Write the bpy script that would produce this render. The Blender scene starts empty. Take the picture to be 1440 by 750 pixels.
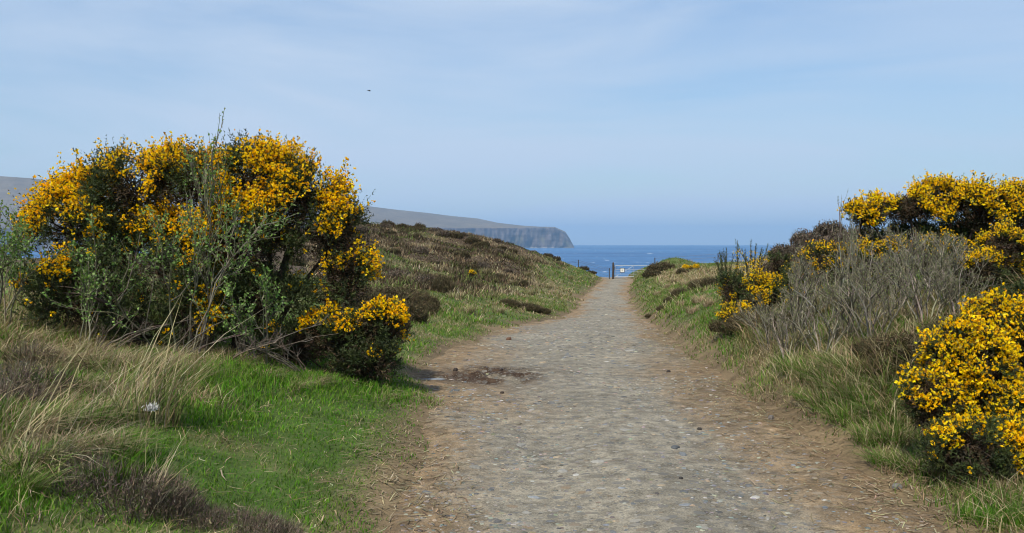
import bpy, math
import numpy as np

# ------------------------------------------------------------------ camera, sky, sun, exposure
sc = bpy.context.scene
C = sc.collection
EYE = 1.6                                   # eye height above the track under the camera
FPX, CU, CV = 1200.0, 720.0, 375.0          # photograph: 1440 x 750
PITCH = math.atan(32.2 / FPX)
cam = bpy.data.cameras.new('camera')
cam.sensor_width = 36.0
cam.lens = 36.0 * FPX / 1440.0
cam.clip_start = 0.05
cam.clip_end = 90000.0
cam_o = bpy.data.objects.new('camera', cam)
cam_o.location = (0, 0, EYE)
cam_o.rotation_euler = (math.pi / 2 - PITCH, 0, 0)
C.objects.link(cam_o)
sc.camera = cam_o

SUN_EL, SUN_AZ = math.radians(52), math.radians(205)   # azimuth clockwise from +Y (the view direction)
world = bpy.data.worlds.new('World')
sc.world = world
world.use_nodes = True
wn, wl = world.node_tree.nodes, world.node_tree.links
wn.clear()
w_out = wn.new('ShaderNodeOutputWorld')
w_bg = wn.new('ShaderNodeBackground')
w_bg.inputs['Strength'].default_value = 0.10
w_sky = wn.new('ShaderNodeTexSky')
w_sky.sky_type = 'NISHITA'
w_sky.sun_disc = False
w_sky.sun_elevation = SUN_EL
w_sky.sun_rotation = SUN_AZ
w_sky.altitude = 40
w_sky.air_density = 1.6
w_sky.dust_density = 0.15
w_sky.ozone_density = 4.0
# thin high veil of cloud, the same over the whole sky
w_tc = wn.new('ShaderNodeTexCoord')
w_map = wn.new('ShaderNodeMapping')
w_map.inputs['Scale'].default_value = (1.3, 1.3, 7.5)
w_map.inputs['Location'].default_value = (1.0, 9.0, 4.0)
w_map.inputs['Rotation'].default_value = (0.0, math.radians(9), 0.0)
w_n = wn.new('ShaderNodeTexNoise')
w_n.inputs['Scale'].default_value = 1.5
w_n.inputs['Detail'].default_value = 6
w_n.inputs['Roughness'].default_value = 0.52
w_n.inputs['Distortion'].default_value = 0.5
w_r = wn.new('ShaderNodeMapRange')
w_r.inputs['From Min'].default_value = 0.35
w_r.inputs['From Max'].default_value = 0.66
w_r.inputs['To Min'].default_value = 0.40
w_r.inputs['To Max'].default_value = 0.95
w_mix = wn.new('ShaderNodeMixRGB')
w_mix.inputs['Color2'].default_value = (4.85, 5.85, 7.25, 1)
wl.new(w_tc.outputs['Generated'], w_map.inputs['Vector'])
wl.new(w_map.outputs['Vector'], w_n.inputs['Vector'])
wl.new(w_n.outputs['Fac'], w_r.inputs['Value'])
wl.new(w_r.outputs['Result'], w_mix.inputs['Fac'])
w_tint = wn.new('ShaderNodeMixRGB')
w_tint.blend_type = 'MULTIPLY'
w_tint.inputs['Fac'].default_value = 1.0
w_tint.inputs['Color2'].default_value = (0.60, 0.80, 1.05, 1)
wl.new(w_sky.outputs['Color'], w_tint.inputs['Color1'])
wl.new(w_tint.outputs['Color'], w_mix.inputs['Color1'])
wl.new(w_mix.outputs['Color'], w_bg.inputs['Color'])
wl.new(w_bg.outputs['Background'], w_out.inputs['Surface'])

sun = bpy.data.lights.new('sun', 'SUN')
sun.energy = 3.95
sun.angle = math.radians(1.5)
sun.color = (1.0, 0.95, 0.87)
sun_o = bpy.data.objects.new('sun', sun)
sun_o.rotation_euler = (math.pi / 2 - SUN_EL, 0, math.pi - SUN_AZ)
sun_o.location = (0, 0, 60)
C.objects.link(sun_o)

vs = sc.view_settings
vs.view_transform = 'Standard'
vs.look = 'None'
vs.exposure = 0.28
vs.gamma = 1.0
vs.use_curve_mapping = False
sc.render.engine = 'CYCLES'
sc.cycles.use_denoising = True
sc.cycles.max_bounces = 8
sc.cycles.diffuse_bounces = 3
sc.cycles.glossy_bounces = 2
sc.cycles.transmission_bounces = 4
sc.cycles.transparent_max_bounces = 8
sc.cycles.volume_bounces = 0
sc.cycles.filter_width = 1.05
sc.cycles.sample_clamp_indirect = 4.0
sc.cycles.sample_clamp_direct = 8.0
sc.cycles.caustics_reflective = False
sc.cycles.caustics_refractive = False

# ------------------------------------------------------------------ helpers
R = np.random.default_rng(7)

def lin(r, g, b):
    c = np.array([r, g, b], float) / 255.0
    return np.where(c <= 0.04045, c / 12.92, ((c + 0.055) / 1.055) ** 2.4)

def S(t):
    t = np.clip(t, 0, 1)
    return t * t * (3 - 2 * t)

def ss(a, b, x):
    return S((np.asarray(x, float) - a) / (b - a))

def _hash(ix, iy, iz):
    n = (ix.astype(np.int64) * 374761393 + iy.astype(np.int64) * 668265263 + iz.astype(np.int64) * 2147483647 % 1274126177)
    n = (n ^ (n >> 13)) * 1274126177
    n = n ^ (n >> 16)
    return (n & 0xffffff) / float(0xffffff)

def vnoise(x, y, z=0.0):
    x, y, z = np.broadcast_arrays(np.asarray(x, float), np.asarray(y, float), np.asarray(z, float))
    ix, iy, iz = np.floor(x), np.floor(y), np.floor(z)
    fx, fy, fz = S(x - ix), S(y - iy), S(z - iz)
    r = 0
    for dx in (0, 1):
        wx = fx if dx else 1 - fx
        for dy in (0, 1):
            wy = fy if dy else 1 - fy
            for dz in (0, 1):
                wz = fz if dz else 1 - fz
                r = r + wx * wy * wz * _hash(ix + dx, iy + dy, (iz + dz) * 7 + 3)
    return r

def fbm(x, y, z=0.0, o=4):
    r, a, t = 0, 0.5, 0
    for i in range(o):
        r = r + a * vnoise(x, y, np.asarray(z) + 17.3 * i)
        t += a
        x, y, z = np.asarray(x) * 2.03 + 5.1, np.asarray(y) * 2.03 + 1.7, np.asarray(z) * 2.03
        a *= 0.5
    return r / t

def unit(v):
    return v / np.maximum(np.linalg.norm(v, axis=-1, keepdims=True), 1e-9)

def rdir(n, rng=None):
    return unit((rng or R).normal(size=(n, 3)))

def ray(u, v):
    a, b = u - CU, CV - v
    d = np.array([a, FPX * math.cos(PITCH) + b * math.sin(PITCH), -FPX * math.sin(PITCH) + b * math.cos(PITCH)])
    return d / d[1]

def at(u, v, d):
    """point seen at pixel (u, v) at depth d (metres along +Y)"""
    return np.array([0, 0, EYE]) + ray(u, v) * d

class Acc:
    """collects faces of one mesh"""
    def __init__(s):
        s.v, s.q, s.t, s.c, s.n = [], [], [], [], 0
    def add(s, v, q=None, t=None, c=None):
        v = np.asarray(v, float).reshape(-1, 3)
        if q is not None and len(q): s.q.append(np.asarray(q).reshape(-1, 4) + s.n)
        if t is not None and len(t): s.t.append(np.asarray(t).reshape(-1, 3) + s.n)
        c = np.array([1, 1, 1.]) if c is None else np.asarray(c, float)
        s.c.append(np.broadcast_to(c, v.shape) if c.ndim == 1 else c.reshape(-1, 3))
        s.v.append(v)
        s.n += len(v)
    def mesh(s, name, mat, smooth=False):
        m = bpy.data.meshes.new(name)
        if not s.v: return m
        v = np.concatenate(s.v)
        q = np.concatenate(s.q) if s.q else np.zeros((0, 4), int)
        t = np.concatenate(s.t) if s.t else np.zeros((0, 3), int)
        loops = np.concatenate([q.ravel(), t.ravel()]).astype(np.int32)
        starts = np.concatenate([np.arange(len(q)) * 4, len(q) * 4 + np.arange(len(t)) * 3]).astype(np.int32)
        m.vertices.add(len(v)); m.vertices.foreach_set('co', v.astype(np.float32).ravel())
        m.loops.add(len(loops)); m.loops.foreach_set('vertex_index', loops)
        m.polygons.add(len(starts)); m.polygons.foreach_set('loop_start', starts)
        m.polygons.foreach_set('use_smooth', np.full(len(starts), smooth))
        a = m.color_attributes.new('Col', 'FLOAT_COLOR', 'POINT')
        col = np.ones((len(v), 4), np.float32); col[:, :3] = np.clip(np.concatenate(s.c), 0, 1)
        a.data.foreach_set('color', col.ravel())
        m.update(calc_edges=True)
        m.materials.append(mat)
        return m

def tag(o, label=None, cat=None, group=None, kind=None):
    if label: o['label'] = label
    if cat: o['category'] = cat
    if group: o['group'] = group
    if kind: o['kind'] = kind
    return o

def link(name, mesh, parent=None, loc=(0, 0, 0)):
    o = bpy.data.objects.new(name, mesh)
    o.location = loc
    if parent is not None: o.parent = parent
    C.objects.link(o)
    return o

def empty(name, loc, rz=0.0):
    o = bpy.data.objects.new(name, None)
    o.empty_display_size = 0.1
    o.location = loc; o.rotation_euler = (0, 0, rz)
    C.objects.link(o)
    return o

def dup(root, loc, rz, scale=1.0, label=None, group=None):
    r = root.copy(); C.objects.link(r)
    r.location = loc; r.rotation_euler = (0, 0, rz)
    r.scale = (scale,) * 3 if np.isscalar(scale) else scale
    if label: r['label'] = label
    if group: r['group'] = group
    for ch in list(root.children):
        c = ch.copy(); C.objects.link(c); c.parent = r
    return r

def grid_faces(nr, ncol):
    i = np.arange(nr - 1)[:, None] * ncol + np.arange(ncol - 1)[None, :]
    return np.stack([i, i + 1, i + ncol + 1, i + ncol], -1).reshape(-1, 4)

def tubes(P, Rad, sides=4):
    """P (B,n,3) polylines, Rad (B,n) -> verts, quads"""
    P = np.asarray(P, float); Rad = np.asarray(Rad, float)
    B, n, _ = P.shape
    d = unit(P[:, -1] - P[:, 0])
    ref = np.where(np.abs(d[:, 2:3]) > 0.9, np.array([[1., 0, 0]]), np.array([[0, 0, 1.]]))
    a = unit(np.cross(d, ref)); b = np.cross(d, a)
    an = np.arange(sides) * 2 * math.pi / sides
    ring = a[:, None, None, :] * np.cos(an)[None, None, :, None] + b[:, None, None, :] * np.sin(an)[None, None, :, None]
    V = P[:, :, None, :] + ring * Rad[:, :, None, None]
    k = np.arange(sides)
    f = np.stack([k, (k + 1) % sides, (k + 1) % sides + sides, k + sides], -1)
    q = (np.arange(B)[:, None, None, None] * n * sides + np.arange(n - 1)[None, :, None, None] * sides + f[None, None]).reshape(-1, 4)
    return V.reshape(-1, 3), q

def blades(P, H, W, az, lean, col, seg=2, droop=0.0, tip=None, face=None):
    """grass blades: roots P, height H, width W, azimuth az, lean (0..), per-blade colour"""
    n = len(P)
    t = np.linspace(0, 1, seg + 1)
    dx = np.stack([np.cos(az), np.sin(az), np.zeros(n)], -1)
    fa = az + R.uniform(0.6, 2.5, n) if face is None else face
    side = np.stack([np.cos(fa), np.sin(fa), np.zeros(n)], -1)
    lean = np.broadcast_to(lean, n); droop = np.broadcast_to(droop, n)
    out = (lean * H)[:, None] * (t ** 1.5)[None]
    up = H[:, None] * (t[None] - (droop[:, None] * t[None] ** 2.6) - 0.22 * np.minimum(lean, 1.5)[:, None] * t[None] ** 2)
    c = P[:, None] + dx[:, None] * out[..., None] + np.array([0, 0, 1.]) * up[..., None]
    w = W[:, None] * 0.5 * (1 - 0.75 * t[:-1] ** 1.5)[None]
    L = c[:, :-1] - side[:, None] * w[..., None]
    Rr = c[:, :-1] + side[:, None] * w[..., None]
    V = np.empty((n, 2 * seg + 1, 3))
    V[:, 0:2 * seg:2] = L; V[:, 1:2 * seg:2] = Rr; V[:, -1] = c[:, -1]
    nv = 2 * seg + 1
    base = np.arange(n)[:, None] * nv
    q = np.concatenate([(base + np.array([[2 * i, 2 * i + 1, 2 * i + 3, 2 * i + 2]])) for i in range(seg - 1)]) if seg > 1 else None
    tr = base + np.array([[2 * seg - 2, 2 * seg - 1, 2 * seg]])
    cc = np.repeat(col[:, None], nv, 1)
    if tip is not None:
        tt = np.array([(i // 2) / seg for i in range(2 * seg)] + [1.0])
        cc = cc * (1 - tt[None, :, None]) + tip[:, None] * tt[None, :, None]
    return V.reshape(-1, 3), q, tr, cc.reshape(-1, 3)

def pick(pal, n, jit=0.12, rng=None):
    rng = rng or R
    pal = np.asarray(pal)
    c = pal[rng.integers(0, len(pal), n)]
    return c * (1 + rng.normal(0, jit, (n, 1))) * (1 + rng.normal(0, jit * 0.35, (n, 3)))

# ------------------------------------------------------------------ materials
def nodes(name):
    m = bpy.data.materials.new(name); m.use_nodes = True
    nt = m.node_tree
    return m, nt.nodes, nt.links, nt.nodes['Principled BSDF'], nt.nodes['Material Output']

def mat_leaf(name, rough=0.55, trans=0.3, spec=0.12, tint=(1.1, 1.15, 0.6), nscale=0.0):
    m, n, l, b, out = nodes(name)
    a = n.new('ShaderNodeAttribute'); a.attribute_name = 'Col'
    no = n.new('ShaderNodeTexNoise'); no.inputs['Scale'].default_value = nscale or 3.0; no.inputs['Detail'].default_value = 3
    geo = n.new('ShaderNodeNewGeometry')
    l.new(geo.outputs['Position'], no.inputs['Vector'])
    mr = n.new('ShaderNodeMapRange'); mr.inputs['From Min'].default_value = 0.3; mr.inputs['From Max'].default_value = 0.7
    mr.inputs['To Min'].default_value = 0.78; mr.inputs['To Max'].default_value = 1.2
    l.new(no.outputs['Fac'], mr.inputs['Value'])
    mu = n.new('ShaderNodeVectorMath'); mu.operation = 'SCALE'
    l.new(a.outputs['Color'], mu.inputs[0]); l.new(mr.outputs['Result'], mu.inputs['Scale'])
    l.new(mu.outputs['Vector'], b.inputs['Base Color'])
    b.inputs['Roughness'].default_value = rough
    b.inputs['Specular IOR Level'].default_value = spec
    if trans:
        t = n.new('ShaderNodeBsdfTranslucent')
        m2 = n.new('ShaderNodeVectorMath'); m2.operation = 'MULTIPLY'
        m2.inputs[1].default_value = tint
        l.new(mu.outputs['Vector'], m2.inputs[0]); l.new(m2.outputs['Vector'], t.inputs['Color'])
        mx = n.new('ShaderNodeMixShader'); mx.inputs['Fac'].default_value = trans
        l.new(b.outputs['BSDF'], mx.inputs[1]); l.new(t.outputs['BSDF'], mx.inputs[2])
        l.new(mx.outputs['Shader'], out.inputs['Surface'])
    return m

def mat_ground(name, fine=60.0, amt=0.5, bump=0.4, dist=0.01, rough=0.9, fine2=9.0, stones=False):
    m, n, l, b, out = nodes(name)
    a = n.new('ShaderNodeAttribute'); a.attribute_name = 'Col'
    geo = n.new('ShaderNodeNewGeometry')
    n1 = n.new('ShaderNodeTexNoise'); n1.inputs['Scale'].default_value = fine; n1.inputs['Detail'].default_value = 5; n1.inputs['Roughness'].default_value = 0.65
    n2 = n.new('ShaderNodeTexNoise'); n2.inputs['Scale'].default_value = fine2; n2.inputs['Detail'].default_value = 5; n2.inputs['Roughness'].default_value = 0.6
    for k in (n1, n2): l.new(geo.outputs['Position'], k.inputs['Vector'])
    add = n.new('ShaderNodeMath'); add.operation = 'ADD'
    l.new(n1.outputs['Fac'], add.inputs[0]); l.new(n2.outputs['Fac'], add.inputs[1])
    mr = n.new('ShaderNodeMapRange'); mr.inputs['From Min'].default_value = 0.7; mr.inputs['From Max'].default_value = 1.3
    mr.inputs['To Min'].default_value = 1 - amt; mr.inputs['To Max'].default_value = 1 + amt
    l.new(add.outputs['Value'], mr.inputs['Value'])
    mu = n.new('ShaderNodeVectorMath'); mu.operation = 'SCALE'
    l.new(a.outputs['Color'], mu.inputs[0]); l.new(mr.outputs['Result'], mu.inputs['Scale'])
    colour = mu.outputs['Vector']; height = add.outputs['Value']
    if stones:
        # gravel grain: single stones of many tints, too small to build one by one
        for sc_, fac, lo in ((46.0, 0.85, 0.46), (15.0, 0.8, 0.40)):
            vo = n.new('ShaderNodeTexVoronoi'); vo.inputs['Scale'].default_value = sc_
            mp = n.new('ShaderNodeMapping'); mp.inputs['Scale'].default_value = (0.75, 1.0, 1.0)
            l.new(geo.outputs['Position'], mp.inputs['Vector']); l.new(mp.outputs['Vector'], vo.inputs['Vector'])
            sep = n.new('ShaderNodeSeparateColor'); l.new(vo.outputs['Color'], sep.inputs['Color'])
            ramp = n.new('ShaderNodeValToRGB')
            e = ramp.color_ramp.elements
            e[0].position = 0.0; e[0].color = (*lin(140, 120, 94), 1)
            e[1].position = 1.0; e[1].color = (*lin(150, 147, 138), 1)
            for p_, c_ in ((0.25, (112, 111, 106)), (0.5, (122, 116, 102)), (0.75, (98, 97, 94)), (0.9, (164, 156, 140))):
                k = e.new(p_); k.color = (*lin(*c_), 1)
            l.new(sep.outputs['Red'], ramp.inputs['Fac'])
            gt = n.new('ShaderNodeMath'); gt.operation = 'GREATER_THAN'; gt.inputs[1].default_value = 1 - lo
            l.new(sep.outputs['Green'], gt.inputs[0])
            dm = n.new('ShaderNodeMath'); dm.operation = 'LESS_THAN'; dm.inputs[1].default_value = 0.42
            l.new(vo.outputs['Distance'], dm.inputs[0])
            f1 = n.new('ShaderNodeMath'); f1.operation = 'MULTIPLY'
            l.new(gt.outputs['Value'], f1.inputs[0]); l.new(dm.outputs['Value'], f1.inputs[1])
            f2 = n.new('ShaderNodeMath'); f2.operation = 'MULTIPLY'; f2.inputs[1].default_value = fac
            l.new(f1.outputs['Value'], f2.inputs[0])
            al = n.new('ShaderNodeMath'); al.operation = 'MULTIPLY'
            l.new(f2.outputs['Value'], al.inputs[0]); l.new(a.outputs['Alpha'], al.inputs[1])
            mx = n.new('ShaderNodeMixRGB'); l.new(al.outputs['Value'], mx.inputs['Fac'])
            l.new(colour, mx.inputs['Color1']); l.new(ramp.outputs['Color'], mx.inputs['Color2'])
            colour = mx.outputs['Color']
            ah = n.new('ShaderNodeMath'); ah.operation = 'MULTIPLY_ADD'; ah.inputs[1].default_value = 0.5
            l.new(al.outputs['Value'], ah.inputs[0]); l.new(height, ah.inputs[2]); height = ah.outputs['Value']
    l.new(colour, b.inputs['Base Color'])
    b.inputs['Roughness'].default_value = rough
    b.inputs['Specular IOR Level'].default_value = 0.2
    bp = n.new('ShaderNodeBump'); bp.inputs['Strength'].default_value = bump; bp.inputs['Distance'].default_value = dist
    l.new(height, bp.inputs['Height']); l.new(bp.outputs['Normal'], b.inputs['Normal'])
    return m

M_GRASS = mat_leaf('grass_blades', 0.65, 0.3, 0.1)
M_STRAW = mat_leaf('dry_straw', 0.7, 0.2, 0.1, (1, 0.95, 0.8))
M_SPINE = mat_leaf('gorse_spines', 0.6, 0.15, 0.25)
M_FLOWER = mat_leaf('gorse_petals', 0.5, 0.42, 0.2, (1.1, 1.08, 0.6), 9.0)
M_LEAF = mat_leaf('willow_leaves', 0.6, 0.3, 0.3)
M_HEATH = mat_leaf('heather_twigs', 0.8, 0.0, 0.1)
M_BARK = mat_ground('shrub_bark', 90, 0.35, 0.3, 0.004, 0.85, 30)
M_SOIL = mat_ground('meadow_soil', 40, 0.45, 0.5, 0.02, 0.95, 3.0)
M_PATH = mat_ground('gravel_track', 85, 0.7, 0.8, 0.02, 0.9, 7.0, stones=True)
M_STONE = mat_ground('field_stone', 70, 0.28, 0.35, 0.004, 0.75, 18)
M_CLIFF = mat_ground('sea_cliff', 0.05, 0.25, 0.6, 14.0, 0.95, 0.012)
M_WOOD = mat_ground('weathered_wood', 60, 0.3, 0.4, 0.004, 0.85, 12)

def mat_plain(name, rgb, rough=0.5, metal=0.0):
    m, n, l, b, out = nodes(name)
    no = n.new('ShaderNodeTexNoise'); no.inputs['Scale'].default_value = 25; no.inputs['Detail'].default_value = 4
    mr = n.new('ShaderNodeMixRGB'); mr.inputs['Color1'].default_value = (*(np.array(rgb) * 0.75), 1); mr.inputs['Color2'].default_value = (*np.minimum(np.array(rgb) * 1.2, 1), 1)
    l.new(no.outputs['Fac'], mr.inputs['Fac']); l.new(mr.outputs['Color'], b.inputs['Base Color'])
    b.inputs['Roughness'].default_value = rough; b.inputs['Metallic'].default_value = metal
    return m

M_STEEL = mat_plain('galvanised_steel', (0.45, 0.47, 0.48), 0.5, 0.6)
M_WIRE = mat_plain('fence_wire', (0.16, 0.16, 0.16), 0.6, 0.4)
M_SIGN = mat_plain('sign_face', (0.75, 0.74, 0.68), 0.5)
M_SIGNY = mat_plain('sign_print', (0.5, 0.47, 0.36), 0.5)
M_SIGNB = mat_plain('sign_edge', (0.03, 0.03, 0.03), 0.6)
M_WOOL = mat_plain('white_wool', (0.6, 0.58, 0.54), 0.95)
M_BIRD = mat_plain('bird_feathers', (0.05, 0.05, 0.055), 0.8)

# ------------------------------------------------------------------ terrain shape
SEA = -43.0

def zp(y):
    y = np.asarray(y, float)
    return -1.54 * ss(5, 48, y) - drop(y, 79.0)

def drop(y, yc):
    t = np.maximum(0, y - yc)
    return 0.55 * t * t / (t + 40)

def on_track(u, v):
    r = ray(u, v)
    d = np.geomspace(3.0, 80, 4000)
    z = EYE + r[2] * d
    i = int(np.argmax(z < zp(d)))
    return r[0] * d[i], d[i]

LE = [(530, 790), (545, 745), (558, 700), (571, 650), (585, 605), (596, 572), (588, 548), (574, 530), (598, 510), (632, 492), (664, 477), (692, 465),
      (742, 455), (786, 447), (803, 440), (815, 421), (831, 407), (846, 394.5)]
RE = [(1420, 790), (1335, 745), (1268, 700), (1205, 660), (1150, 622), (1105, 590), (1063, 560), (1033, 540), (1003, 518), (962, 488), (930, 465),
      (906, 445), (893, 430), (886, 415), (886, 405), (892, 394.5)]
_l = np.array([on_track(*p) for p in LE]); _r = np.array([on_track(*p) for p in RE])
_l = np.vstack([[-0.95, -15], [-0.75, 2.0], _l, [_l[-1, 0] + 1.5, 95]])
_r = np.vstack([[1.9, -15], [1.95, 2.0], _r, [_r[-1, 0] + 1.5, 95]])

def xl(y): return np.interp(y, _l[:, 1], _l[:, 0])
def xr(y): return np.interp(y, _r[:, 1], _r[:, 0])

def edge_wob(x, y):
    return (fbm(np.asarray(x) * 1.1, np.asarray(y) * 1.1, 3.0, 3) - 0.5) * 0.5 * np.clip(np.asarray(y) / 12, 0.5, 2.0)

MB = [(18.6, 49, 4.3, 6.0, 2.0), (29, 47, 7, 8, 1.9), (13.3, 70.5, 1.9, 3.0, 0.85)]   # mounds x, y, rx, ry, height

def hgt(x, y, rough=True):
    x = np.asarray(x, float); y = np.asarray(y, float)
    dl = xl(y) - x; dr = x - xr(y)
    e = np.maximum(dl, dr)                               # >0 outside the track
    z = zp(y)
    A = np.interp(y, [-20, 0, 9, 20, 35, 50, 65, 90], [2.0, 2.0, 2.0, 1.9, 2.5, 4.2, 5.8, 5.8])
    A = A - ss(-11, -26, x) * ss(25, 45, y) * 3.6
    L = np.maximum(dl, 0)
    z = z + A * (1 - np.exp(-L / np.interp(y, [30, 55], [9.0, 11.5])))
    B = np.interp(y, [-20, 0, 5.5, 6.6, 8.5, 20, 40, 60, 90], [0.02, 0.02, 0.05, 0.36, 0.9, 1.15, 1.2, 1.05, 0.9])
    Q = np.maximum(dr, 0)
    z = z + B * (1 - np.exp(-Q / 1.05)) + 0.035 * np.minimum(Q, 12)
    for (mx, my, rx, ry, hh) in MB:
        z = z + hh * np.exp(-((x - mx) / rx) ** 2 - ((y - my) / ry) ** 2) * ss(0, 2, Q)
    z = z - 0.06 + 0.09 * ss(-0.28, 0.12, e + edge_wob(x, y))
    # the left bank ends nearer than the right, everything falls to the sea behind
    z = z - (drop(y, 74.0 - 0.35 * np.clip(-x, 0, 30)) - drop(y, 79.0)) * ss(0, 4, L)
    if rough:
        o = ss(0.1, 2.0, e)
        z = z + o * ((fbm(x * 0.45, y * 0.45, 1.0, 3) - 0.5) * 0.34 + (fbm(x * 2.2, y * 2.2, 2.0, 2) - 0.5) * 0.10)
        z = z + ss(2, 6, L) * ss(28, 42, y) * (fbm(x * 0.22, y * 0.3, 8.0, 3) - 0.5) * 1.3
    return np.maximum(z, -60.0)

def ground_at(u, v):
    """where the line of sight through a photograph pixel meets the ground"""
    r = ray(u, v)
    d = np.geomspace(2.5, 110, 1500)
    g = hgt(r[0] * d, d)
    below = EYE + r[2] * d < g
    i = int(np.argmax(below)) if below.any() else int(np.argmin(EYE + r[2] * d - g))
    return np.array([r[0] * d[i], d[i], g[i]])

def gp(x, y):
    return np.array([x, y, float(hgt(x, y))])

def spot(u, d):
    x = (u - CU) / FPX * d
    return gp(x, d)

# zones of the vegetation, in world metres
_fawn = ground_at(955, 402); _pale = ground_at(770, 405)
def zones(x, y):
    x = np.asarray(x, float); y = np.asarray(y, float)
    dl = xl(y) - x; dr = x - xr(y)
    n1 = fbm(x * 0.5, y * 0.5, 11.0, 4); n2 = fbm(x * 1.6, y * 1.6, 12.0, 3)
    straw = 0.12 + 0.5 * ss(0.5, 0.72, n2)
    near = ss(13, 10, y)
    straw = straw + near * ss(2.3, 3.6, dl + (n1 - 0.5) * 2.0) * 0.34                # dry bank under the big bush
    straw = straw - near * ss(2.4, 1.2, dl) * ss(0, 0.4, dl) * 0.30                   # mown-looking turf by the track
    straw = straw + ss(0.0, 0.3, dr) * ss(13, 9, y) * 0.36                             # right verge
    straw = straw + 0.75 * ss(30, 38, y) * ss(72, 55, y) * ss(0.9, 2.2, dr)          # fawn grass on the right
    straw = straw + 0.30 * ss(14, 26, y) * ss(2, 6, dl) * ss(0.42, 0.6, n1) * 1.6
    straw = straw + 0.55 * np.exp(-((x - _pale[0]) / 3.5) ** 2 - ((y - _pale[1]) / 7) ** 2)
    heath = ss(24, 31, y + 0.55 * (dl - 5) + (n1 - 0.5) * 12) * ss(2.2, 5, dl + (n1 - 0.5) * 5) * (1 - 0.75 * ss(0.60, 0.70, fbm(x * 0.3, y * 0.3, 31.0, 3)))
    heath = np.maximum(heath, ss(38, 43, y) * ss(6, 9, dr) * ss(62, 56, y) * 0.9)
    heath = np.maximum(heath, ss(5.0, 6.5, -x - 0.1 * y) * ss(10, 14, y) * 0.5 * ss(0.45, 0.6, n1))
    return np.clip(straw, 0, 1), np.clip(heath, 0, 1)

# ------------------------------------------------------------------ ground sheet
def axis(*parts):
    return np.concatenate([np.asarray(p) for p in parts])
gx = axis(-np.geomspace(400, 12.2, 42), np.arange(-12, 14.01, 0.18), np.geomspace(14.3, 400, 42))
gy = axis([-60, -40, -28, -20, -14, -10, -7, -5, -3], np.arange(-2, 14, 0.16), np.arange(14, 30, 0.25), np.arange(30, 92, 0.45), np.geomspace(92.5, 420, 34))
GX, GY = np.meshgrid(gx, gy)
GZ = hgt(GX, GY)
st, he = zones(GX, GY)
nz = fbm(GX * 0.9, GY * 0.9, 21.0, 4)[..., None]
soil = lin(68, 86, 36) * (0.7 + 0.6 * nz)
col = soil * (1 - st[..., None]) + lin(120, 106, 76) * (0.7 + 0.6 * nz) * st[..., None]
col = col * (1 - he[..., None]) + lin(78, 66, 52) * (0.65 + 0.7 * nz) * he[..., None]
eg = np.maximum(xl(GY) - GX, GX - xr(GY))
kb = ss(0.5, 0.05, eg + edge_wob(GX, GY))[..., None]
col = col * (1 - kb) + lin(112, 95, 70) * (0.6 + 0.8 * nz) * kb
a = Acc(); a.add(np.stack([GX, GY, GZ], -1), q=grid_faces(len(gy), len(gx)), c=col.reshape(-1, 3))
ground = link('ground', a.mesh('ground', M_SOIL, True))
tag(ground, 'rough moorland soil under grass and heather on both sides of the track', 'ground', kind='structure')

# ------------------------------------------------------------------ track
py = axis(np.arange(-14, 2, 0.25), np.arange(2, 12, 0.05), np.arange(12, 30, 0.1), np.arange(30, 84, 0.25))
pt = np.linspace(-0.06, 1.06, 90)
PY = np.repeat(py[:, None], len(pt), 1)
wid = xr(PY) - xl(PY)
PX = xl(PY) + wid * pt[None]
ein = np.minimum(PX - xl(PY), xr(PY) - PX)
rel = (fbm(PX * 3.0, PY * 3.0, 5.0, 4) - 0.5) * 0.045 + (fbm(PX * 0.7, PY * 0.5, 6.0, 2) - 0.5) * 0.06
rut = -0.025 * (np.exp(-((pt - 0.33) / 0.09) ** 2) + np.exp(-((pt - 0.72) / 0.09) ** 2))[None] + 0.015 * np.exp(-((pt - 0.52) / 0.1) ** 2)[None]
sx, sy = on_track(682, 527)
spo = np.exp(-((PX - sx) / 0.75) ** 2 - ((PY - sy) / 0.75) ** 2)
PZ = zp(PY) + rel + rut * ss(0, 0.5, ein) + spo * (0.02 + 0.2 * (fbm(PX * 9, PY * 9, 9.0, 4) - 0.5)) - 0.05 * ss(0.05, -0.25, ein)
e2 = ein + edge_wob(PX, PY) * 1.3 + (fbm(PX * 2.5, PY * 1.3, 41.0, 3) - 0.5) * 0.7
n_a = fbm(PX * 1.2, PY * 0.45, 42.0, 4)
brown = np.clip(ss(0.85, 0.12, e2) + 0.55 * ss(0.55, 0.68, n_a) * ss(1.7, 0.7, e2), 0, 1)
brown = np.maximum(brown, ss(1.5, 0.9, PX - xl(PY) + (n_a - 0.5)) * ss(7.0, 9.0, PY) * ss(17, 13, PY) * 0.75)
brown = np.maximum(brown, 0.8 * ss(1.1, 0.7, xr(PY) - PX + (n_a - 0.5)) * ss(4, 6.0, PY) * ss(15, 11, PY))
grey = lin(135, 127, 110) * (0.60 + 0.62 * fbm(PX * 1.6, PY * 0.9, 44.0, 5) + 0.18 * fbm(PX * 14, PY * 14, 47.0, 3))[..., None]
tan = lin(134, 112, 83) * (0.6 + 0.75 * fbm(PX * 3.1, PY * 3.0, 45.0, 4))[..., None]
pc = grey * (1 - brown[..., None]) + tan * brown[..., None]
dk = np.clip(spo * 1.8, 0, 1) * ss(0.25, 0.55, fbm(PX * 4, PY * 4, 46.0, 3))
pc = pc * (1 - dk[..., None]) + lin(70, 54, 40) * dk[..., None]
a = Acc(); a.add(np.stack([PX, PY, PZ], -1), q=grid_faces(len(py), len(pt)), c=pc.reshape(-1, 3))
pm = a.mesh('track', M_PATH, True)
colr = np.ones((pc.shape[0] * pc.shape[1], 4), np.float32)
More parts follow.
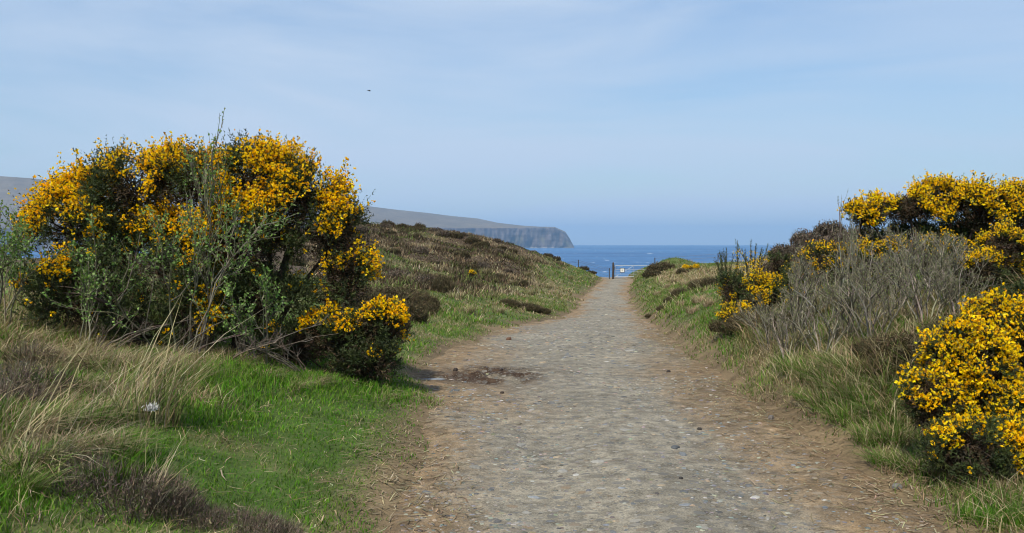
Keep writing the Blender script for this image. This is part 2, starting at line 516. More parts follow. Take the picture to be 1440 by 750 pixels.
colr[:, :3] = np.clip(pc.reshape(-1, 3), 0, 1); colr[:, 3] = np.clip(1 - 0.75 * brown.ravel(), 0, 1)
pm.color_attributes['Col'].data.foreach_set('color', colr.ravel())
track = link('track', pm)
tag(track, 'grey gravel track with earthy brown edges running between gorse to the gate', 'track', kind='structure')

def zt(x, y):
    """height of the track surface"""
    x = np.asarray(x, float); y = np.asarray(y, float)
    t = (x - xl(y)) / (xr(y) - xl(y)); e = np.minimum(x - xl(y), xr(y) - x)
    r_ = (fbm(x * 3.0, y * 3.0, 5.0, 4) - 0.5) * 0.045 + (fbm(x * 0.7, y * 0.5, 6.0, 2) - 0.5) * 0.06
    ru = -0.025 * (np.exp(-((t - 0.33) / 0.09) ** 2) + np.exp(-((t - 0.72) / 0.09) ** 2)) + 0.015 * np.exp(-((t - 0.52) / 0.1) ** 2)
    return zp(y) + r_ + ru * ss(0, 0.5, e) - 0.05 * ss(0.05, -0.25, e)

# ------------------------------------------------------------------ sea
a = Acc()
rad = np.concatenate([[0.0], np.geomspace(60, 24000, 70)]); ang = np.linspace(0, 2 * math.pi, 97)
SX = rad[:, None] * np.cos(ang)[None]; SY = rad[:, None] * np.sin(ang)[None]
a.add(np.stack([SX, SY, np.full_like(SX, SEA)], -1), q=grid_faces(len(rad), len(ang))[:, ::-1], c=lin(20, 60, 110))
m, n, l, b, out = nodes('sea_water')
geo = n.new('ShaderNodeNewGeometry')
def tex(scale, det, xs=1.0, ys=1.0, rough=0.6):
    mp = n.new('ShaderNodeMapping'); mp.inputs['Scale'].default_value = (xs, ys, 1)
    t = n.new('ShaderNodeTexNoise'); t.inputs['Scale'].default_value = scale; t.inputs['Detail'].default_value = det; t.inputs['Roughness'].default_value = rough
    l.new(geo.outputs['Position'], mp.inputs['Vector']); l.new(mp.outputs['Vector'], t.inputs['Vector'])
    return t
wav = tex(0.05, 6, 0.6, 1.0); big = tex(0.0011, 4, 0.45, 1.3); caps = tex(0.022, 3, 1.0, 0.28, 0.65); caps2 = tex(0.004, 2)
mixw = n.new('ShaderNodeMixRGB'); mixw.inputs['Color1'].default_value = (0.022, 0.078, 0.19, 1); mixw.inputs['Color2'].default_value = (0.05, 0.15, 0.30, 1)
mrb = n.new('ShaderNodeMapRange'); mrb.inputs['From Min'].default_value = 0.36; mrb.inputs['From Max'].default_value = 0.64
l.new(big.outputs['Fac'], mrb.inputs['Value']); l.new(mrb.outputs['Result'], mixw.inputs['Fac'])
mw2 = n.new('ShaderNodeMixRGB'); mw2.blend_type = 'MULTIPLY'; mw2.inputs['Fac'].default_value = 0.65
mrw = n.new('ShaderNodeMapRange'); mrw.inputs['From Min'].default_value = 0.3; mrw.inputs['From Max'].default_value = 0.7; mrw.inputs['To Min'].default_value = 0.4; mrw.inputs['To Max'].default_value = 1.6
l.new(wav.outputs['Fac'], mrw.inputs['Value']); l.new(mixw.outputs['Color'], mw2.inputs['Color1']); l.new(mrw.outputs['Result'], mw2.inputs['Color2'])
cm = n.new('ShaderNodeMath'); cm.operation = 'MULTIPLY_ADD'; cm.inputs[1].default_value = 0.25
l.new(caps2.outputs['Fac'], cm.inputs[0]); l.new(caps.outputs['Fac'], cm.inputs[2])
cr = n.new('ShaderNodeMapRange'); cr.inputs['From Min'].default_value = 0.785; cr.inputs['From Max'].default_value = 0.84
l.new(cm.outputs['Value'], cr.inputs['Value'])
mw3 = n.new('ShaderNodeMixRGB'); mw3.inputs['Color2'].default_value = (0.75, 0.8, 0.85, 1)
l.new(cr.outputs['Result'], mw3.inputs['Fac']); l.new(mw2.outputs['Color'], mw3.inputs['Color1'])
l.new(mw3.outputs['Color'], b.inputs['Base Color'])
b.inputs['Roughness'].default_value = 0.55
b.inputs['Specular IOR Level'].default_value = 0.25
bp = n.new('ShaderNodeBump'); bp.inputs['Strength'].default_value = 0.9; bp.inputs['Distance'].default_value = 5.0
l.new(wav.outputs['Fac'], bp.inputs['Height']); l.new(bp.outputs['Normal'], b.inputs['Normal'])
sea = link('sea', a.mesh('sea', m, True))
tag(sea, 'choppy blue sea with small whitecaps below the headland', 'sea', kind='structure')

# ------------------------------------------------------------------ headland
hu = np.concatenate([np.linspace(-420, 440, 110), np.linspace(445, 807.5, 250)])
Dh = np.interp(hu, [-420, 0, 470, 640, 760, 808], [5200, 5600, 7000, 7900, 8450, 8600])
sky_u = [-420, -150, 0, 50, 90, 300, 470, 500, 560, 600, 635, 672, 700, 735, 760, 780, 787, 795, 802, 806, 808]
sky_v = [252, 246, 248, 251.5, 257, 271, 284, 288, 295.5, 299.5, 304, 307.5, 313.5, 317.5, 319, 319.3, 322.5, 326, 337, 345, 349]
top_u = [-420, 0, 300, 500, 600, 640, 672, 700, 735, 760, 780, 787, 795, 802, 806, 808]
top_v = [318, 322, 324, 322, 320, 321.5, 321.5, 321, 320.5, 320.2, 320.5, 324, 328, 338.5, 346, 349.3]
vs_ = np.interp(hu, sky_u, sky_v); vt_ = np.maximum(np.interp(hu, top_u, top_v), vs_ + 0.6)
def zrow(v, d):
    return EYE + (CV - FPX * math.tan(PITCH) - v) / FPX * d
txu = (hu - CU) / FPX
prof, pcol = [], []
NCL, NSL = 16, 14
zt_ = zrow(vt_, Dh + 70)
for i in range(NCL + 1):
    t = i / NCL
    butt = (fbm(hu * 0.09, t * 1.2, 3.0, 4) - 0.5) * 200 + (fbm(hu * 0.35, t * 2.2, 5.0, 3) - 0.5) * 55
    d = Dh + 70 * t ** 1.4 + butt * (1 - 0.25 * t) * ss(808, 790, hu)
    z = SEA - 3 + (zt_ - SEA + 3) * t
    prof.append(np.stack([txu * d, d, z], -1))
    r_ = 0.7 + 0.65 * fbm(hu * 0.3, t * 3.0, 7.0, 4) + 0.6 * (fbm(hu * 0.42, t * 5.0, 9.0, 4) - 0.5) + 0.55 * (fbm(hu * 0.03, t * 13.0, 29.0, 2) - 0.5)
    cc = lin(84, 76, 72)[None] * (r_ ** 2.2)[:, None]
    gr = (ss(0.55, 0.7, fbm(hu * 0.2, t * 2.4, 13.0, 3)) * ss(0.5, 0.1, abs(t - 0.25)))[:, None]
    cc = cc * (1 - 0.45 * gr) + lin(110, 108, 76) * 0.45 * gr
    pcol.append(cc if i else cc * 0 + lin(190, 190, 186))
for i in range(1, NSL + 1):
    t = i / NSL
    d0 = Dh + 70 + 1500 * t
    v = vt_ + (vs_ - vt_) * t
    z = zrow(v, d0)
    z = z + (fbm(hu * 0.03, t * 3, 17.0, 3) - 0.5) * 26 * math.sin(math.pi * t) * ss(806, 740, hu)
    prof.append(np.stack([txu * d0, d0, z], -1))
    r_ = 0.75 + 0.5 * fbm(hu * 0.05, t * 5.0, 19.0, 4)
    pcol.append(lin(112, 99, 76)[None] * r_[:, None])
prof.append(np.stack([txu * (Dh + 4200), Dh + 4200, np.full_like(hu, SEA - 5)], -1)); pcol.append(np.repeat(lin(128, 110, 88)[None], len(hu), 0))
a = Acc(); a.add(np.array(prof), q=grid_faces(len(prof), len(hu)), c=np.array(pcol))
head = link('headland', a.mesh('headland', M_CLIFF, True))
tag(head, 'hazy headland of brown moor ending in sheer sea cliffs', 'headland', kind='structure')

# haze in the air between here and the horizon
a = Acc()
hx, hz0, hz1 = 26000.0, -64.0, 520.0
vv = np.array([[x, y, z] for z in (hz0, hz1) for y in (-hx, hx) for x in (-hx, hx)])
a.add(vv, q=[[0, 2, 3, 1], [4, 5, 7, 6], [0, 1, 5, 4], [2, 6, 7, 3], [0, 4, 6, 2], [1, 3, 7, 5]])
hm = bpy.data.materials.new('sea_haze'); hm.use_nodes = True
hn = hm.node_tree.nodes; hn.clear()
ho = hn.new('ShaderNodeOutputMaterial'); hv = hn.new('ShaderNodeVolumePrincipled')
hv.inputs['Color'].default_value = (0.36, 0.64, 1.0, 1)
hv.inputs['Density'].default_value = 0.00006
hv.inputs['Anisotropy'].default_value = 0.0
hm.node_tree.links.new(hv.outputs['Volume'], ho.inputs['Volume'])
haze = link('haze', a.mesh('haze', hm))
tag(haze, 'thin bluish haze over the sea and the far headland', 'haze', kind='stuff')

# ------------------------------------------------------------------ grass
GREEN = [lin(76, 122, 28), lin(92, 130, 34), lin(66, 110, 26), lin(106, 134, 46)]
OLIVE = [lin(110, 120, 64), lin(98, 114, 54), lin(124, 128, 74), lin(86, 100, 50)]
STRAW = [lin(164, 148, 114), lin(146, 130, 98), lin(180, 166, 132), lin(128, 112, 82), lin(138, 118, 90)]
BROWN = [lin(72, 61, 46), lin(84, 70, 53), lin(60, 53, 38), lin(96, 83, 63)]

def scatter(x0, x1, y0, y1, dens, keep):
    """random points of a rectangle, dens per m2, kept by keep(x, y) in 0..1, inside the wedge the camera sees (with room)"""
    nn = int((x1 - x0) * (y1 - y0) * dens)
    x = R.uniform(x0, x1, nn); y = R.uniform(y0, y1, nn)
    hid = (y > 13) & ((x < -0.21 * y) | (x > 0.27 * y))          # thin out what stands behind the bushes
    m_ = (~hid | (R.random(nn) < 0.25)) & (np.abs(x) < 0.66 * y + 1.6) & (R.random(nn) < keep(x, y))
    return x[m_], y[m_]

def make_grass(name, label, x0, x1, bands, side, kindfun):
    acc = Acc()
    for (y0, y1, dens, hm_, wm_) in bands:
        def keep(x, y):
            e = (xl(y) - x) if side < 0 else (x - xr(y))
            e = e + edge_wob(x, y) * 1.1 + (vnoise(x * 5, y * 5, 60) - 0.5) * 0.22
            return ss(-0.12, 0.22, e) * (0.8 + 0.2 * ss(0.3, 0.6, fbm(x * 2.5, y * 2.5, 61.0, 2)))
        x, y = scatter(x0, x1, y0, y1, dens, keep)
        kindfun(acc, x, y, hm_, wm_, side)
    o = link(name, acc.mesh(name, M_GRASS))
    return tag(o, label, 'grass', kind='stuff')

def turf(acc, x, y, hm_, wm_, side):
    st, he = zones(x, y)
    n_ = len(x)
    e = np.maximum(xl(y) - x, x - xr(y))
    z = hgt(x, y)
    r_ = R.random(n_)
    is_s = r_ < st * 0.8
    is_h = (R.random(n_) < he * 0.9)
    if n_ and y.min() > 19:
        k = ~is_h; x, y, st, he, e, z, is_s, is_h = x[k], y[k], st[k], he[k], e[k], z[k], is_s[k], is_h[k]; n_ = len(x)
    is_s = is_s & ~(is_h & (R.random(n_) < 0.6))
    lush = fbm(x * 0.8, y * 0.8, 70.0, 3)
    h = hm_ * (0.45 + 0.9 * R.random(n_)) * (0.65 + 0.9 * ss(0.35, 0.7, lush)) * (0.6 + 0.4 * ss(0.0, 0.5, e))
    tall = ss(1.0, 2.4, e) if side < 0 else ss(0.05, 0.6, e) * ss(5.6, 6.6, y)
    nearf = ss(16, 10, y)
    h = h * (1 + nearf * tall * np.where(is_s, 1.0, 0.75))
    h = np.where(is_s & ~is_h, h * 1.35, h)
    h = np.where(is_h, h * 0.75, h)
    w = wm_ * R.uniform(0.7, 1.3, n_)
    az = R.normal(0.5, 1.3, n_)
    az = np.where(R.random(n_) < 0.7, R.uniform(0, 6.28, n_), az)
    lean = np.where(is_s, R.uniform(0.3, 1.7, n_), R.uniform(0.1, 0.95, n_))
    ol = R.random(n_) < (0.22 + 0.5 * ss(10, 30, y) + 0.25 * st + (0.35 if side > 0 else 0.0) * nearf)
    c = np.where(ol[:, None], pick(OLIVE, n_), pick(GREEN, n_))
    yel = fbm(x * 0.9, y * 0.9, 71.0, 3)[:, None]
    c = c * (0.8 + 0.5 * yel) * np.array([1.0, 1.0, 1.0])
    c = np.where(is_s[:, None], pick(STRAW, n_, 0.16), c)
    c = np.where((is_h & ~(is_s & (R.random(n_) < 0.7)))[:, None], pick(BROWN, n_, 0.2), c)
    P = np.stack([x, y, z - 0.01], -1)
    far = float(np.mean(y)) > 22 if n_ else False
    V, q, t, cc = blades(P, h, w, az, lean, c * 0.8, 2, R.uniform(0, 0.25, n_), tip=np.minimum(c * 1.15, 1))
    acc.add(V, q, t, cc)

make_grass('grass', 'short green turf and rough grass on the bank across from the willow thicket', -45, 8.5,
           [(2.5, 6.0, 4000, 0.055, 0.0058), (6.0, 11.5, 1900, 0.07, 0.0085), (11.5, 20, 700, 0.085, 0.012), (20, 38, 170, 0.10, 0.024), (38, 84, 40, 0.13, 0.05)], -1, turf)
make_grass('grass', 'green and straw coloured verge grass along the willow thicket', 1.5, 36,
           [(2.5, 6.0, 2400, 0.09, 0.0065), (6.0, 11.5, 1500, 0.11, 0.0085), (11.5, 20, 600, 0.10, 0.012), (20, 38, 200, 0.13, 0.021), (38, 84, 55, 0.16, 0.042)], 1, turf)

# tangled mat of low heath plants on the hill and the knoll
acc = Acc()
for (x0, x1, y0, y1, nn) in ((-24, 9, 22, 80, 330000), (8, 30, 36, 64, 16000)):
    x = R.uniform(x0, x1, nn); y = R.uniform(y0, y1, nn)
    _, he = zones(x, y)
    k = (R.random(nn) < he) & (x > -0.24 * y) & (y < 76)
    x, y = x[k], y[k]; n_ = len(x)
    big = fbm(x * 0.9, y * 0.9, 33.0, 3)
    c = pick(BROWN, n_, 0.22)
    mixn = fbm(x * 0.55, y * 0.55, 34.0, 3) + R.normal(0, 0.08, n_)
    c = np.where((mixn > 0.61)[:, None], pick(STRAW, n_, 0.2) * 0.85, c)
    c = np.where((mixn < 0.37)[:, None], pick(OLIVE + BROWN, n_, 0.2) * 0.8, c)
    V, q, t, cc = blades(np.stack([x, y, hgt(x, y) - 0.02], -1), R.uniform(0.10, 0.26, n_) * (0.5 + ss(0.35, 0.65, big)), R.uniform(0.03, 0.08, n_), R.uniform(0, 6.28, n_), R.uniform(0.1, 1.1, n_), c, 1)
    acc.add(V, q, t, cc)
tag(link('heath', acc.mesh('heath', M_HEATH)), 'brown tangled mat of low heath covering the hill beyond the gorse', 'heath', kind='stuff')

# dead straw lying along both edges of the track
acc = Acc()
for side in (-1, 1):
    n_ = 14000
    y = R.uniform(3, 20, n_) ** 1.0
    e = R.normal(0.04, 0.24, n_)
    x = np.where(side < 0, xl(y) + e, xr(y) - e * 1.35 - 0.05)
    if side < 0:
        y[:900] = R.uniform(4, 9.5, 900); x[:900] = xl(y[:900]) - R.uniform(0.1, 2.2, 900)
    k = R.random(n_) < (0.35 + 0.65 * ss(0.45, 0.6, fbm(x * 1.5, y * 1.5, 80.0, 2))) * (1.0 if side > 0 else 0.55)
    x, y = x[k], y[k]
    z = np.maximum(hgt(x, y), zt(x, y)) + R.uniform(0.002, 0.012, len(x)) + np.where(xl(y) - x > 0.25, R.uniform(0.02, 0.05, len(x)), 0)
    az = R.uniform(0, 6.28, len(x))
    L = R.uniform(0.03, 0.16, len(x)); th = R.normal(0, 0.09, len(x))
    d = np.stack([np.cos(az), np.sin(az), th], -1); s_ = np.stack([-np.sin(az), np.cos(az), np.zeros(len(x))], -1)
    c0 = np.stack([x, y, z], -1)
    w = R.uniform(0.0022, 0.0042, len(x))[:, None]
    mid = c0 + d * L[:, None] * 0.5 + s_ * (R.normal(0, 0.12, len(x)) * L)[:, None]
    end = c0 + d * L[:, None]
    V = np.stack([c0 - s_ * w, c0 + s_ * w, mid + s_ * w, mid - s_ * w, end], 1)
    b_ = np.arange(len(x))[:, None] * 5
    acc.add(V.reshape(-1, 3), q=b_ + np.array([[0, 1, 2, 3]]), t=b_ + np.array([[3, 2, 4]]), c=np.repeat(pick(STRAW, len(x), 0.2) * 0.85, 5, 0))
tag(link('straw_litter', acc.mesh('straw_litter', M_STRAW)), 'dead straw scattered along the brown edges of the track', 'straw', kind='stuff')

# ------------------------------------------------------------------ stones of the track
STONEC = [lin(112, 114, 114), lin(130, 126, 116), lin(96, 96, 94), lin(138, 124, 102), lin(146, 142, 132), lin(104, 106, 106), lin(120, 112, 96), lin(88, 86, 82)]
def stone_mesh(name, col, seed, flat=0.35, sides=9):
    g = np.random.default_rng(seed)
    an = np.sort(np.arange(sides) * 2 * math.pi / sides + g.uniform(-0.25, 0.25, sides))
    r0 = g.uniform(0.72, 1.12, sides) * (1 + 0.25 * np.cos(2 * (an - g.uniform(0, 3))))
    r0 = r0 / r0.max()
    V = []
    for rr, zz in ((1.0, -0.5), (0.98, 0.25), (0.72, 0.82)):
        j = g.uniform(0.93, 1.05, sides)
        V.append(np.stack([r0 * rr * j * np.cos(an), r0 * rr * j * np.sin(an), np.full(sides, zz * flat) + g.normal(0, 0.07 * flat, sides)], -1))
    V = np.concatenate(V + [np.array([[g.normal(0, 0.1), g.normal(0, 0.1), flat * g.uniform(0.85, 1.0)]])])
    k = np.arange(sides); k2 = (k + 1) % sides
    q = np.concatenate([np.stack([k + i * sides, k2 + i * sides, k2 + (i + 1) * sides, k + (i + 1) * sides], -1) for i in (0, 1)])
    t = np.stack([k + 2 * sides, k2 + 2 * sides, np.full(sides, 3 * sides)], -1)
    A_ = Acc(); A_.add(V, q, t, col)
    return A_.mesh(name, M_STONE, False)
SM = [stone_mesh('stone', STONEC[i % 8] * R.uniform(0.8, 1.35), 100 + i, (0.22, 0.3, 0.42)[i % 3], 8) for i in range(21)]

spots = []
for (u, v, rp) in ((776, 566, 13), (752, 697, 12), (739, 720, 11), (774, 731, 8), (882, 609, 14), (606, 533, 22), (640, 548, 12), (960, 640, 11), (700, 735, 12), (1135, 712, 8), (1160, 716, 9),
                   (1128, 728, 10), (1062, 700, 10), (668, 660, 12), (905, 667, 9), (845, 690, 11), (690, 690, 9), (930, 690, 8), (1010, 725, 9), (1100, 735, 8), (765, 655, 12), (886, 492, 11), (853, 486, 7)):
    x, y = on_track(u, v)
    spots.append((x, y, rp / FPX * y))
tries = 0
while len(spots) < 285 and tries < 20000:
    tries += 1
    y = float(R.uniform(3.8, 17) if R.random() < 0.85 else R.uniform(17, 40)); t = float(np.clip(R.normal(0.52, 0.22), 0.06, 0.94))
    x = float(xl(y) + (xr(y) - xl(y)) * t)
    r_ = float(np.exp(R.normal(math.log(0.030), 0.38))) * (1 + 0.045 * max(0, y - 5))
    if vnoise(x * 0.9, y * 0.6, 90) < 0.35: continue
    if any((x - a_) ** 2 + (y - b_) ** 2 < (r_ + c_) ** 2 for a_, b_, c_ in spots): continue
    spots.append((x, y, min(r_, 0.13)))
for i, (x, y, r_) in enumerate(spots):
    o = link('stone', SM[int(R.integers(0, 21))], track, (x, y, float(zt(x, y)) - r_ * 0.04))
    o.rotation_euler = (R.normal(0, 0.06), R.normal(0, 0.06), R.uniform(0, 6.28))
    o.scale = (r_, r_ * R.uniform(0.6, 1.0), r_ * R.uniform(0.45, 0.8))

# gravel too small to pick apart
acc = Acc()
for (y0, y1, dens, r0, r1) in ((3.2, 7, 700, 0.004, 0.024), (7, 12, 300, 0.007, 0.032), (12, 24, 60, 0.012, 0.05), (24, 60, 7, 0.02, 0.08)):
    n_ = int(dens * (y1 - y0) * 3.6)
    y = R.uniform(y0, y1, n_); t = R.uniform(0.02, 0.98, n_); x = xl(y) + (xr(y) - xl(y)) * t
    k = R.random(n_) < 0.25 + 0.75 * ss(0.4, 0.62, fbm(x * 1.3, y * 0.9, 95.0, 3))
    x, y = x[k], y[k]; n_ = len(x)
    r_ = r0 + (r1 - r0) * R.random(n_) ** 2.6
    c0 = np.stack([x, y, zt(x, y)], -1)
    S5 = 5
    an = R.uniform(0, 6.28, (n_, 1)) + np.arange(S5)[None] * 2 * math.pi / S5
    rr = r_[:, None] * R.uniform(0.65, 1.1, (n_, S5))
    base = c0[:, None] + np.stack([rr * np.cos(an) * 1.15, rr * np.sin(an) * 0.85, -0.25 * rr], -1)
    up = c0[:, None] + np.stack([rr * np.cos(an) * 0.75, rr * np.sin(an) * 0.55, 0.20 * np.repeat(r_[:, None], S5, 1) * R.uniform(0.6, 1.2, (n_, S5))], -1)
    top = c0[:, None] + np.stack([R.normal(0, 0.15, n_) * r_, R.normal(0, 0.15, n_) * r_, r_ * R.uniform(0.2, 0.34, n_)], -1)[:, None]
    V = np.concatenate([base, up, top], 1)
    k_ = np.arange(S5); k2 = (k_ + 1) % S5
    b_ = (np.arange(n_) * (2 * S5 + 1))[:, None, None]
    q = b_ + np.stack([k_, k2, k2 + S5, k_ + S5], -1)[None]
    tr = b_ + np.stack([k_ + S5, k2 + S5, np.full(S5, 2 * S5)], -1)[None]
    acc.add(V.reshape(-1, 3), q.reshape(-1, 4), tr.reshape(-1, 3), np.repeat(pick(STONEC, n_, 0.2) * 0.9 + lin(128, 118, 98) * 0.1, 2 * S5 + 1, 0))
gv = link('gravel', acc.mesh('gravel', M_STONE), track)
gv['kind'] = 'stuff'

def loose(label, u, v, wpx, col, seed, flat=0.7, track_z=True):
    x, y = on_track(u, v)
    r_ = wpx * 0.5 / FPX * y
    o = link('stone', stone_mesh('stone', col, seed, flat, 10), None, (x, y, max(float(zt(x, y)), float(hgt(x, y))) + r_ * flat * 0.25))
    o.scale = (r_,) * 3; o.rotation_euler = (0, 0, R.uniform(0, 6))
    return tag(o, label, 'stone')
loose('round grey stone lying in the straw at the edge of the track', 1084, 591, 13, lin(104, 98, 92), 301, 0.8)
loose('flat dark slate-coloured stone lying on the open track', 949, 631, 17, lin(84, 86, 86), 302, 0.32)
loose('small blackish stone lying on the bare gravel', 957, 679, 8, lin(58, 55, 52), 303, 0.6)
loose('small dark stone on the track beside the brown verge', 940, 523, 7, lin(60, 54, 50), 304, 0.7)
loose('dark lump of stone on the edge of the dug soil', 641, 522, 12, lin(56, 48, 42), 305, 0.7)
loose('dark stone on the far edge of the dug soil', 705, 520, 10, lin(60, 50, 44), 306, 0.6)
loose('reddish brown stone alone on the far track', 716, 477, 9, lin(96, 70, 54), 307, 0.7)
loose('small dark stone in front of the dug soil', 706, 550, 8, lin(64, 54, 46), 308, 0.6)
loose('small dark stone on the track under the verge grass', 984, 604, 8, lin(62, 58, 54), 309, 0.7)
loose('grey stone half hidden in straw below the round gorse', 1262, 691, 16, lin(108, 104, 98), 310, 0.6)

# ------------------------------------------------------------------ gorse
def sprig_spines(acc, P, D, L, k, sl, sw, c):
    """k thin spines round each shoot"""
    n_ = len(P)
    t = R.random((n_, k)); ph = rdir(n_ * k).reshape(n_, k, 3)
    ph = unit(ph - (ph * D[:, None]).sum(-1, keepdims=True) * D[:, None])
    d = unit(D[:, None] * R.uniform(0.35, 1.0, (n_, k, 1)) + ph * (1.05 - 0.5 * t[..., None]))
    o = P[:, None] + D[:, None] * (L[:, None] * t)[..., None]
    s_ = unit(np.cross(d, rdir(n_ * k).reshape(n_, k, 3)))
    ln = sl * R.uniform(0.6, 1.3, (n_, k, 1)) * (1.15 - 0.45 * t[..., None])
    V = np.stack([o - s_ * sw * 0.5, o + s_ * sw * 0.5, o + d * ln], 2).reshape(-1, 3)
    cc = np.repeat(c[:, None] * R.uniform(0.7, 1.35, (n_, k, 1)), 3, 1).reshape(n_, k, 3, 3) if False else np.repeat((c[:, None] * R.uniform(0.7, 1.35, (n_, k, 1))).reshape(-1, 1, 3), 3, 1).reshape(-1, 3)
    acc.add(V, t=np.arange(n_ * k * 3).reshape(-1, 3), c=cc)

def petals(acc, P, D, s_, c):
    n_ = len(P)
    a_ = unit(np.cross(D, rdir(n_))); b_ = np.cross(D, a_)
    s_ = s_[:, None]
    quads = [
        (P - a_ * s_ * 0.75, P + D * s_ * 0.9 - b_ * s_ * 0.5 - a_ * s_ * 0.4, P + D * s_ * 1.7 + b_ * s_ * 0.2, P + D * s_ * 0.8 + a_ * s_ * 0.9 + b_ * s_ * 0.1),
        (P - b_ * s_ * 0.6, P + D * s_ * 1.0 + a_ * s_ * 0.5, P + D * s_ * 1.6 + b_ * s_ * 0.9, P + D * s_ * 0.5 + b_ * s_ * 0.9)
        ]
    V = np.stack([np.stack(q, 1) for q in quads], 1).reshape(-1, 3)
    acc.add(V, q=np.arange(n_ * 8).reshape(-1, 4), c=np.repeat(c, 8, 0))

YEL = [lin(254, 216, 14), lin(253, 208, 8), lin(254, 226, 32), lin(250, 198, 8)]
ORA = [lin(254, 212, 12), lin(253, 204, 8), lin(254, 222, 24), lin(250, 192, 8)]
SPI = [lin(66, 76, 38), lin(54, 64, 34), lin(80, 90, 46), lin(60, 68, 42)]
DEAD = [lin(74, 60, 44), lin(62, 52, 38), lin(86, 70, 50), lin(60, 58, 38)]

def gorse(label, base, lobes, head_r, dens, sprigs, flower, yel=YEL, fl_size=0.0085, spine=(0.03, 0.0055), fl_n=(6, 14), fill=1.0, group=None, spires=0, name='gorse_bush', inner=0.35, patch=1.5):
    """lobes: (centre xyz world, radius xyz, flower amount) ; heads of shoots sit on the lobes, limbs reach up to them"""
    base = np.asarray(base, float)
    root = empty(name, base)
    tag(root, label, 'gorse', group)
    cen = np.array([l_[0] for l_ in lobes]) - base; rad_ = np.array([l_[1] for l_ in lobes]); rad_ = np.maximum(rad_ - 0.5 * head_r, 0.5 * rad_); amt = np.array([l_[2] for l_ in lobes])
    hp, hn_, hf = [], [], []
    for i in range(len(lobes)):
        ar = 4 * math.pi * (np.prod(rad_[i]) ** (2 / 3))
        n_ = max(6, int(ar * dens))
        d = rdir(n_); d[:, 2] = np.where(d[:, 2] < -0.35, -d[:, 2], d[:, 2])
        p = cen[i] + d * rad_[i] * R.uniform(0.72, 1.04, (n_, 1))
        ok = np.ones(n_, bool)
        for j in range(len(lobes)):
            if j != i: ok &= (((p - cen[j]) / rad_[j]) ** 2).sum(1) > 0.55
        gz = hgt(p[:, 0] + base[0], p[:, 1] + base[1]) - base[2]
        ok &= p[:, 2] > gz + head_r * 0.25
        hp.append(p[ok]); hn_.append(unit(d / rad_[i])[ok])
        hf.append(np.full(ok.sum(), amt[i]) * (0.45 + 0.55 * ss(-0.5, 0.35, d[ok, 2])))
    hp, hn_, hf = np.concatenate(hp), np.concatenate(hn_), np.concatenate(hf)
    H_ = len(hp)
    hr = head_r * R.uniform(0.55, 1.35, H_)
    sc_ = 0.42 / head_r
    hf = hf + (fbm(hp[:, 0] * sc_ + base[0], hp[:, 1] * sc_, hp[:, 2] * sc_ + 3, 2) - 0.5) * patch + R.normal(0, 0.14, H_)
    hf = 0.03 + 0.95 * ss(0.35, 0.62, hf) * (hf > 0.12)
    cnt = np.maximum(5, (sprigs * (hr / head_r) ** 2).astype(int))
    idx = np.repeat(np.arange(H_), cnt); N = len(idx)
    s_ = unit(rdir(N) + 0.75 * hn_[idx] + np.array([0, 0, 0.25]))
    D = unit(s_ * 0.9 + hn_[idx] * 0.2 + np.array([0, 0, 0.45]) + 0.35 * R.normal(size=(N, 3)))
    L = head_r * R.uniform(0.45, 1.05, N)
    P = hp[idx] + s_ * (hr[idx] * R.uniform(0.35, 1.0, N))[:, None] - D * (L * 0.6)[:, None]
    if spires:
        k = R.random(N) < spires
        L = np.where(k & (s_[:, 2] > 0.3), L * 1.8, L)
    fo = Acc()
    spc = pick(SPI, N, 0.15)
    sprig_spines(fo, P, D, L, 16, spine[0] * 1.15, spine[1] * 1.4, spc)
    # withered shoots inside
    n_in = int(N * fill)
    if n_in:
        li = R.integers(0, len(lobes), n_in)
        pin = cen[li] + rdir(n_in) * rad_[li] * (R.random((n_in, 1)) ** 0.5) * 0.86
        gz = hgt(pin[:, 0] + base[0], pin[:, 1] + base[1]) - base[2]
        k = pin[:, 2] > gz
        pin = pin[k]; n_in = len(pin)
        sprig_spines(fo, pin, unit(R.normal(size=(n_in, 3)) + np.array([0, 0, 0.5])), np.full(n_in, head_r * 1.1), 13, spine[0] * 1.5, spine[1] * 1.5, pick(DEAD, n_in, 0.2))
    f_o = link('foliage', fo.mesh('foliage', M_SPINE), root); f_o['kind'] = 'stuff'
    # blossom
    side_up = (s_ * unit(hn_[idx] + np.array([0, 0, 0.6]))).sum(1)
    fl = (R.random(N) < np.clip(hf[idx] * flower, 0, 0.97)) & (side_up > 0.0)
    if fl.any():
        fi = np.nonzero(fl)[0]
        fc = R.integers(fl_n[0], fl_n[1] + 1, len(fi))
        fi = np.repeat(fi, fc); M_ = len(fi)
        t = R.uniform(0.5, 1.05, M_)
        ph = rdir(M_)
        p = P[fi] + D[fi] * (L[fi] * t)[:, None] + ph * (fl_size * R.uniform(0.6, 1.8, M_))[:, None]
        A_ = Acc(); petals(A_, p, unit(ph + D[fi] * 0.8), fl_size * R.uniform(0.55, 1.4, M_), np.where((R.random(M_) < 0.07)[:, None], pick([lin(176, 132, 40), lin(150, 108, 40), lin(214, 196, 90)], M_, 0.1), pick(yel, M_, 0.09)))
        b_o = link('blossom', A_.mesh('blossom', M_FLOWER), root); b_o['kind'] = 'stuff'
    # limbs
    br = Acc()
    nl = max(3, int(len(lobes) * 1.4))
    li = np.arange(nl) % len(lobes)
    fb = 0.45 if len(lobes) > 2 else 0.1
    st_ = np.stack([cen[li][:, 0] * fb + R.normal(0, 0.05, nl), cen[li][:, 1] * fb + R.normal(0, 0.02, nl), np.zeros(nl)], -1)
    st_[:, 2] = hgt(st_[:, 0] + base[0], st_[:, 1] + base[1]) - base[2] - 0.03
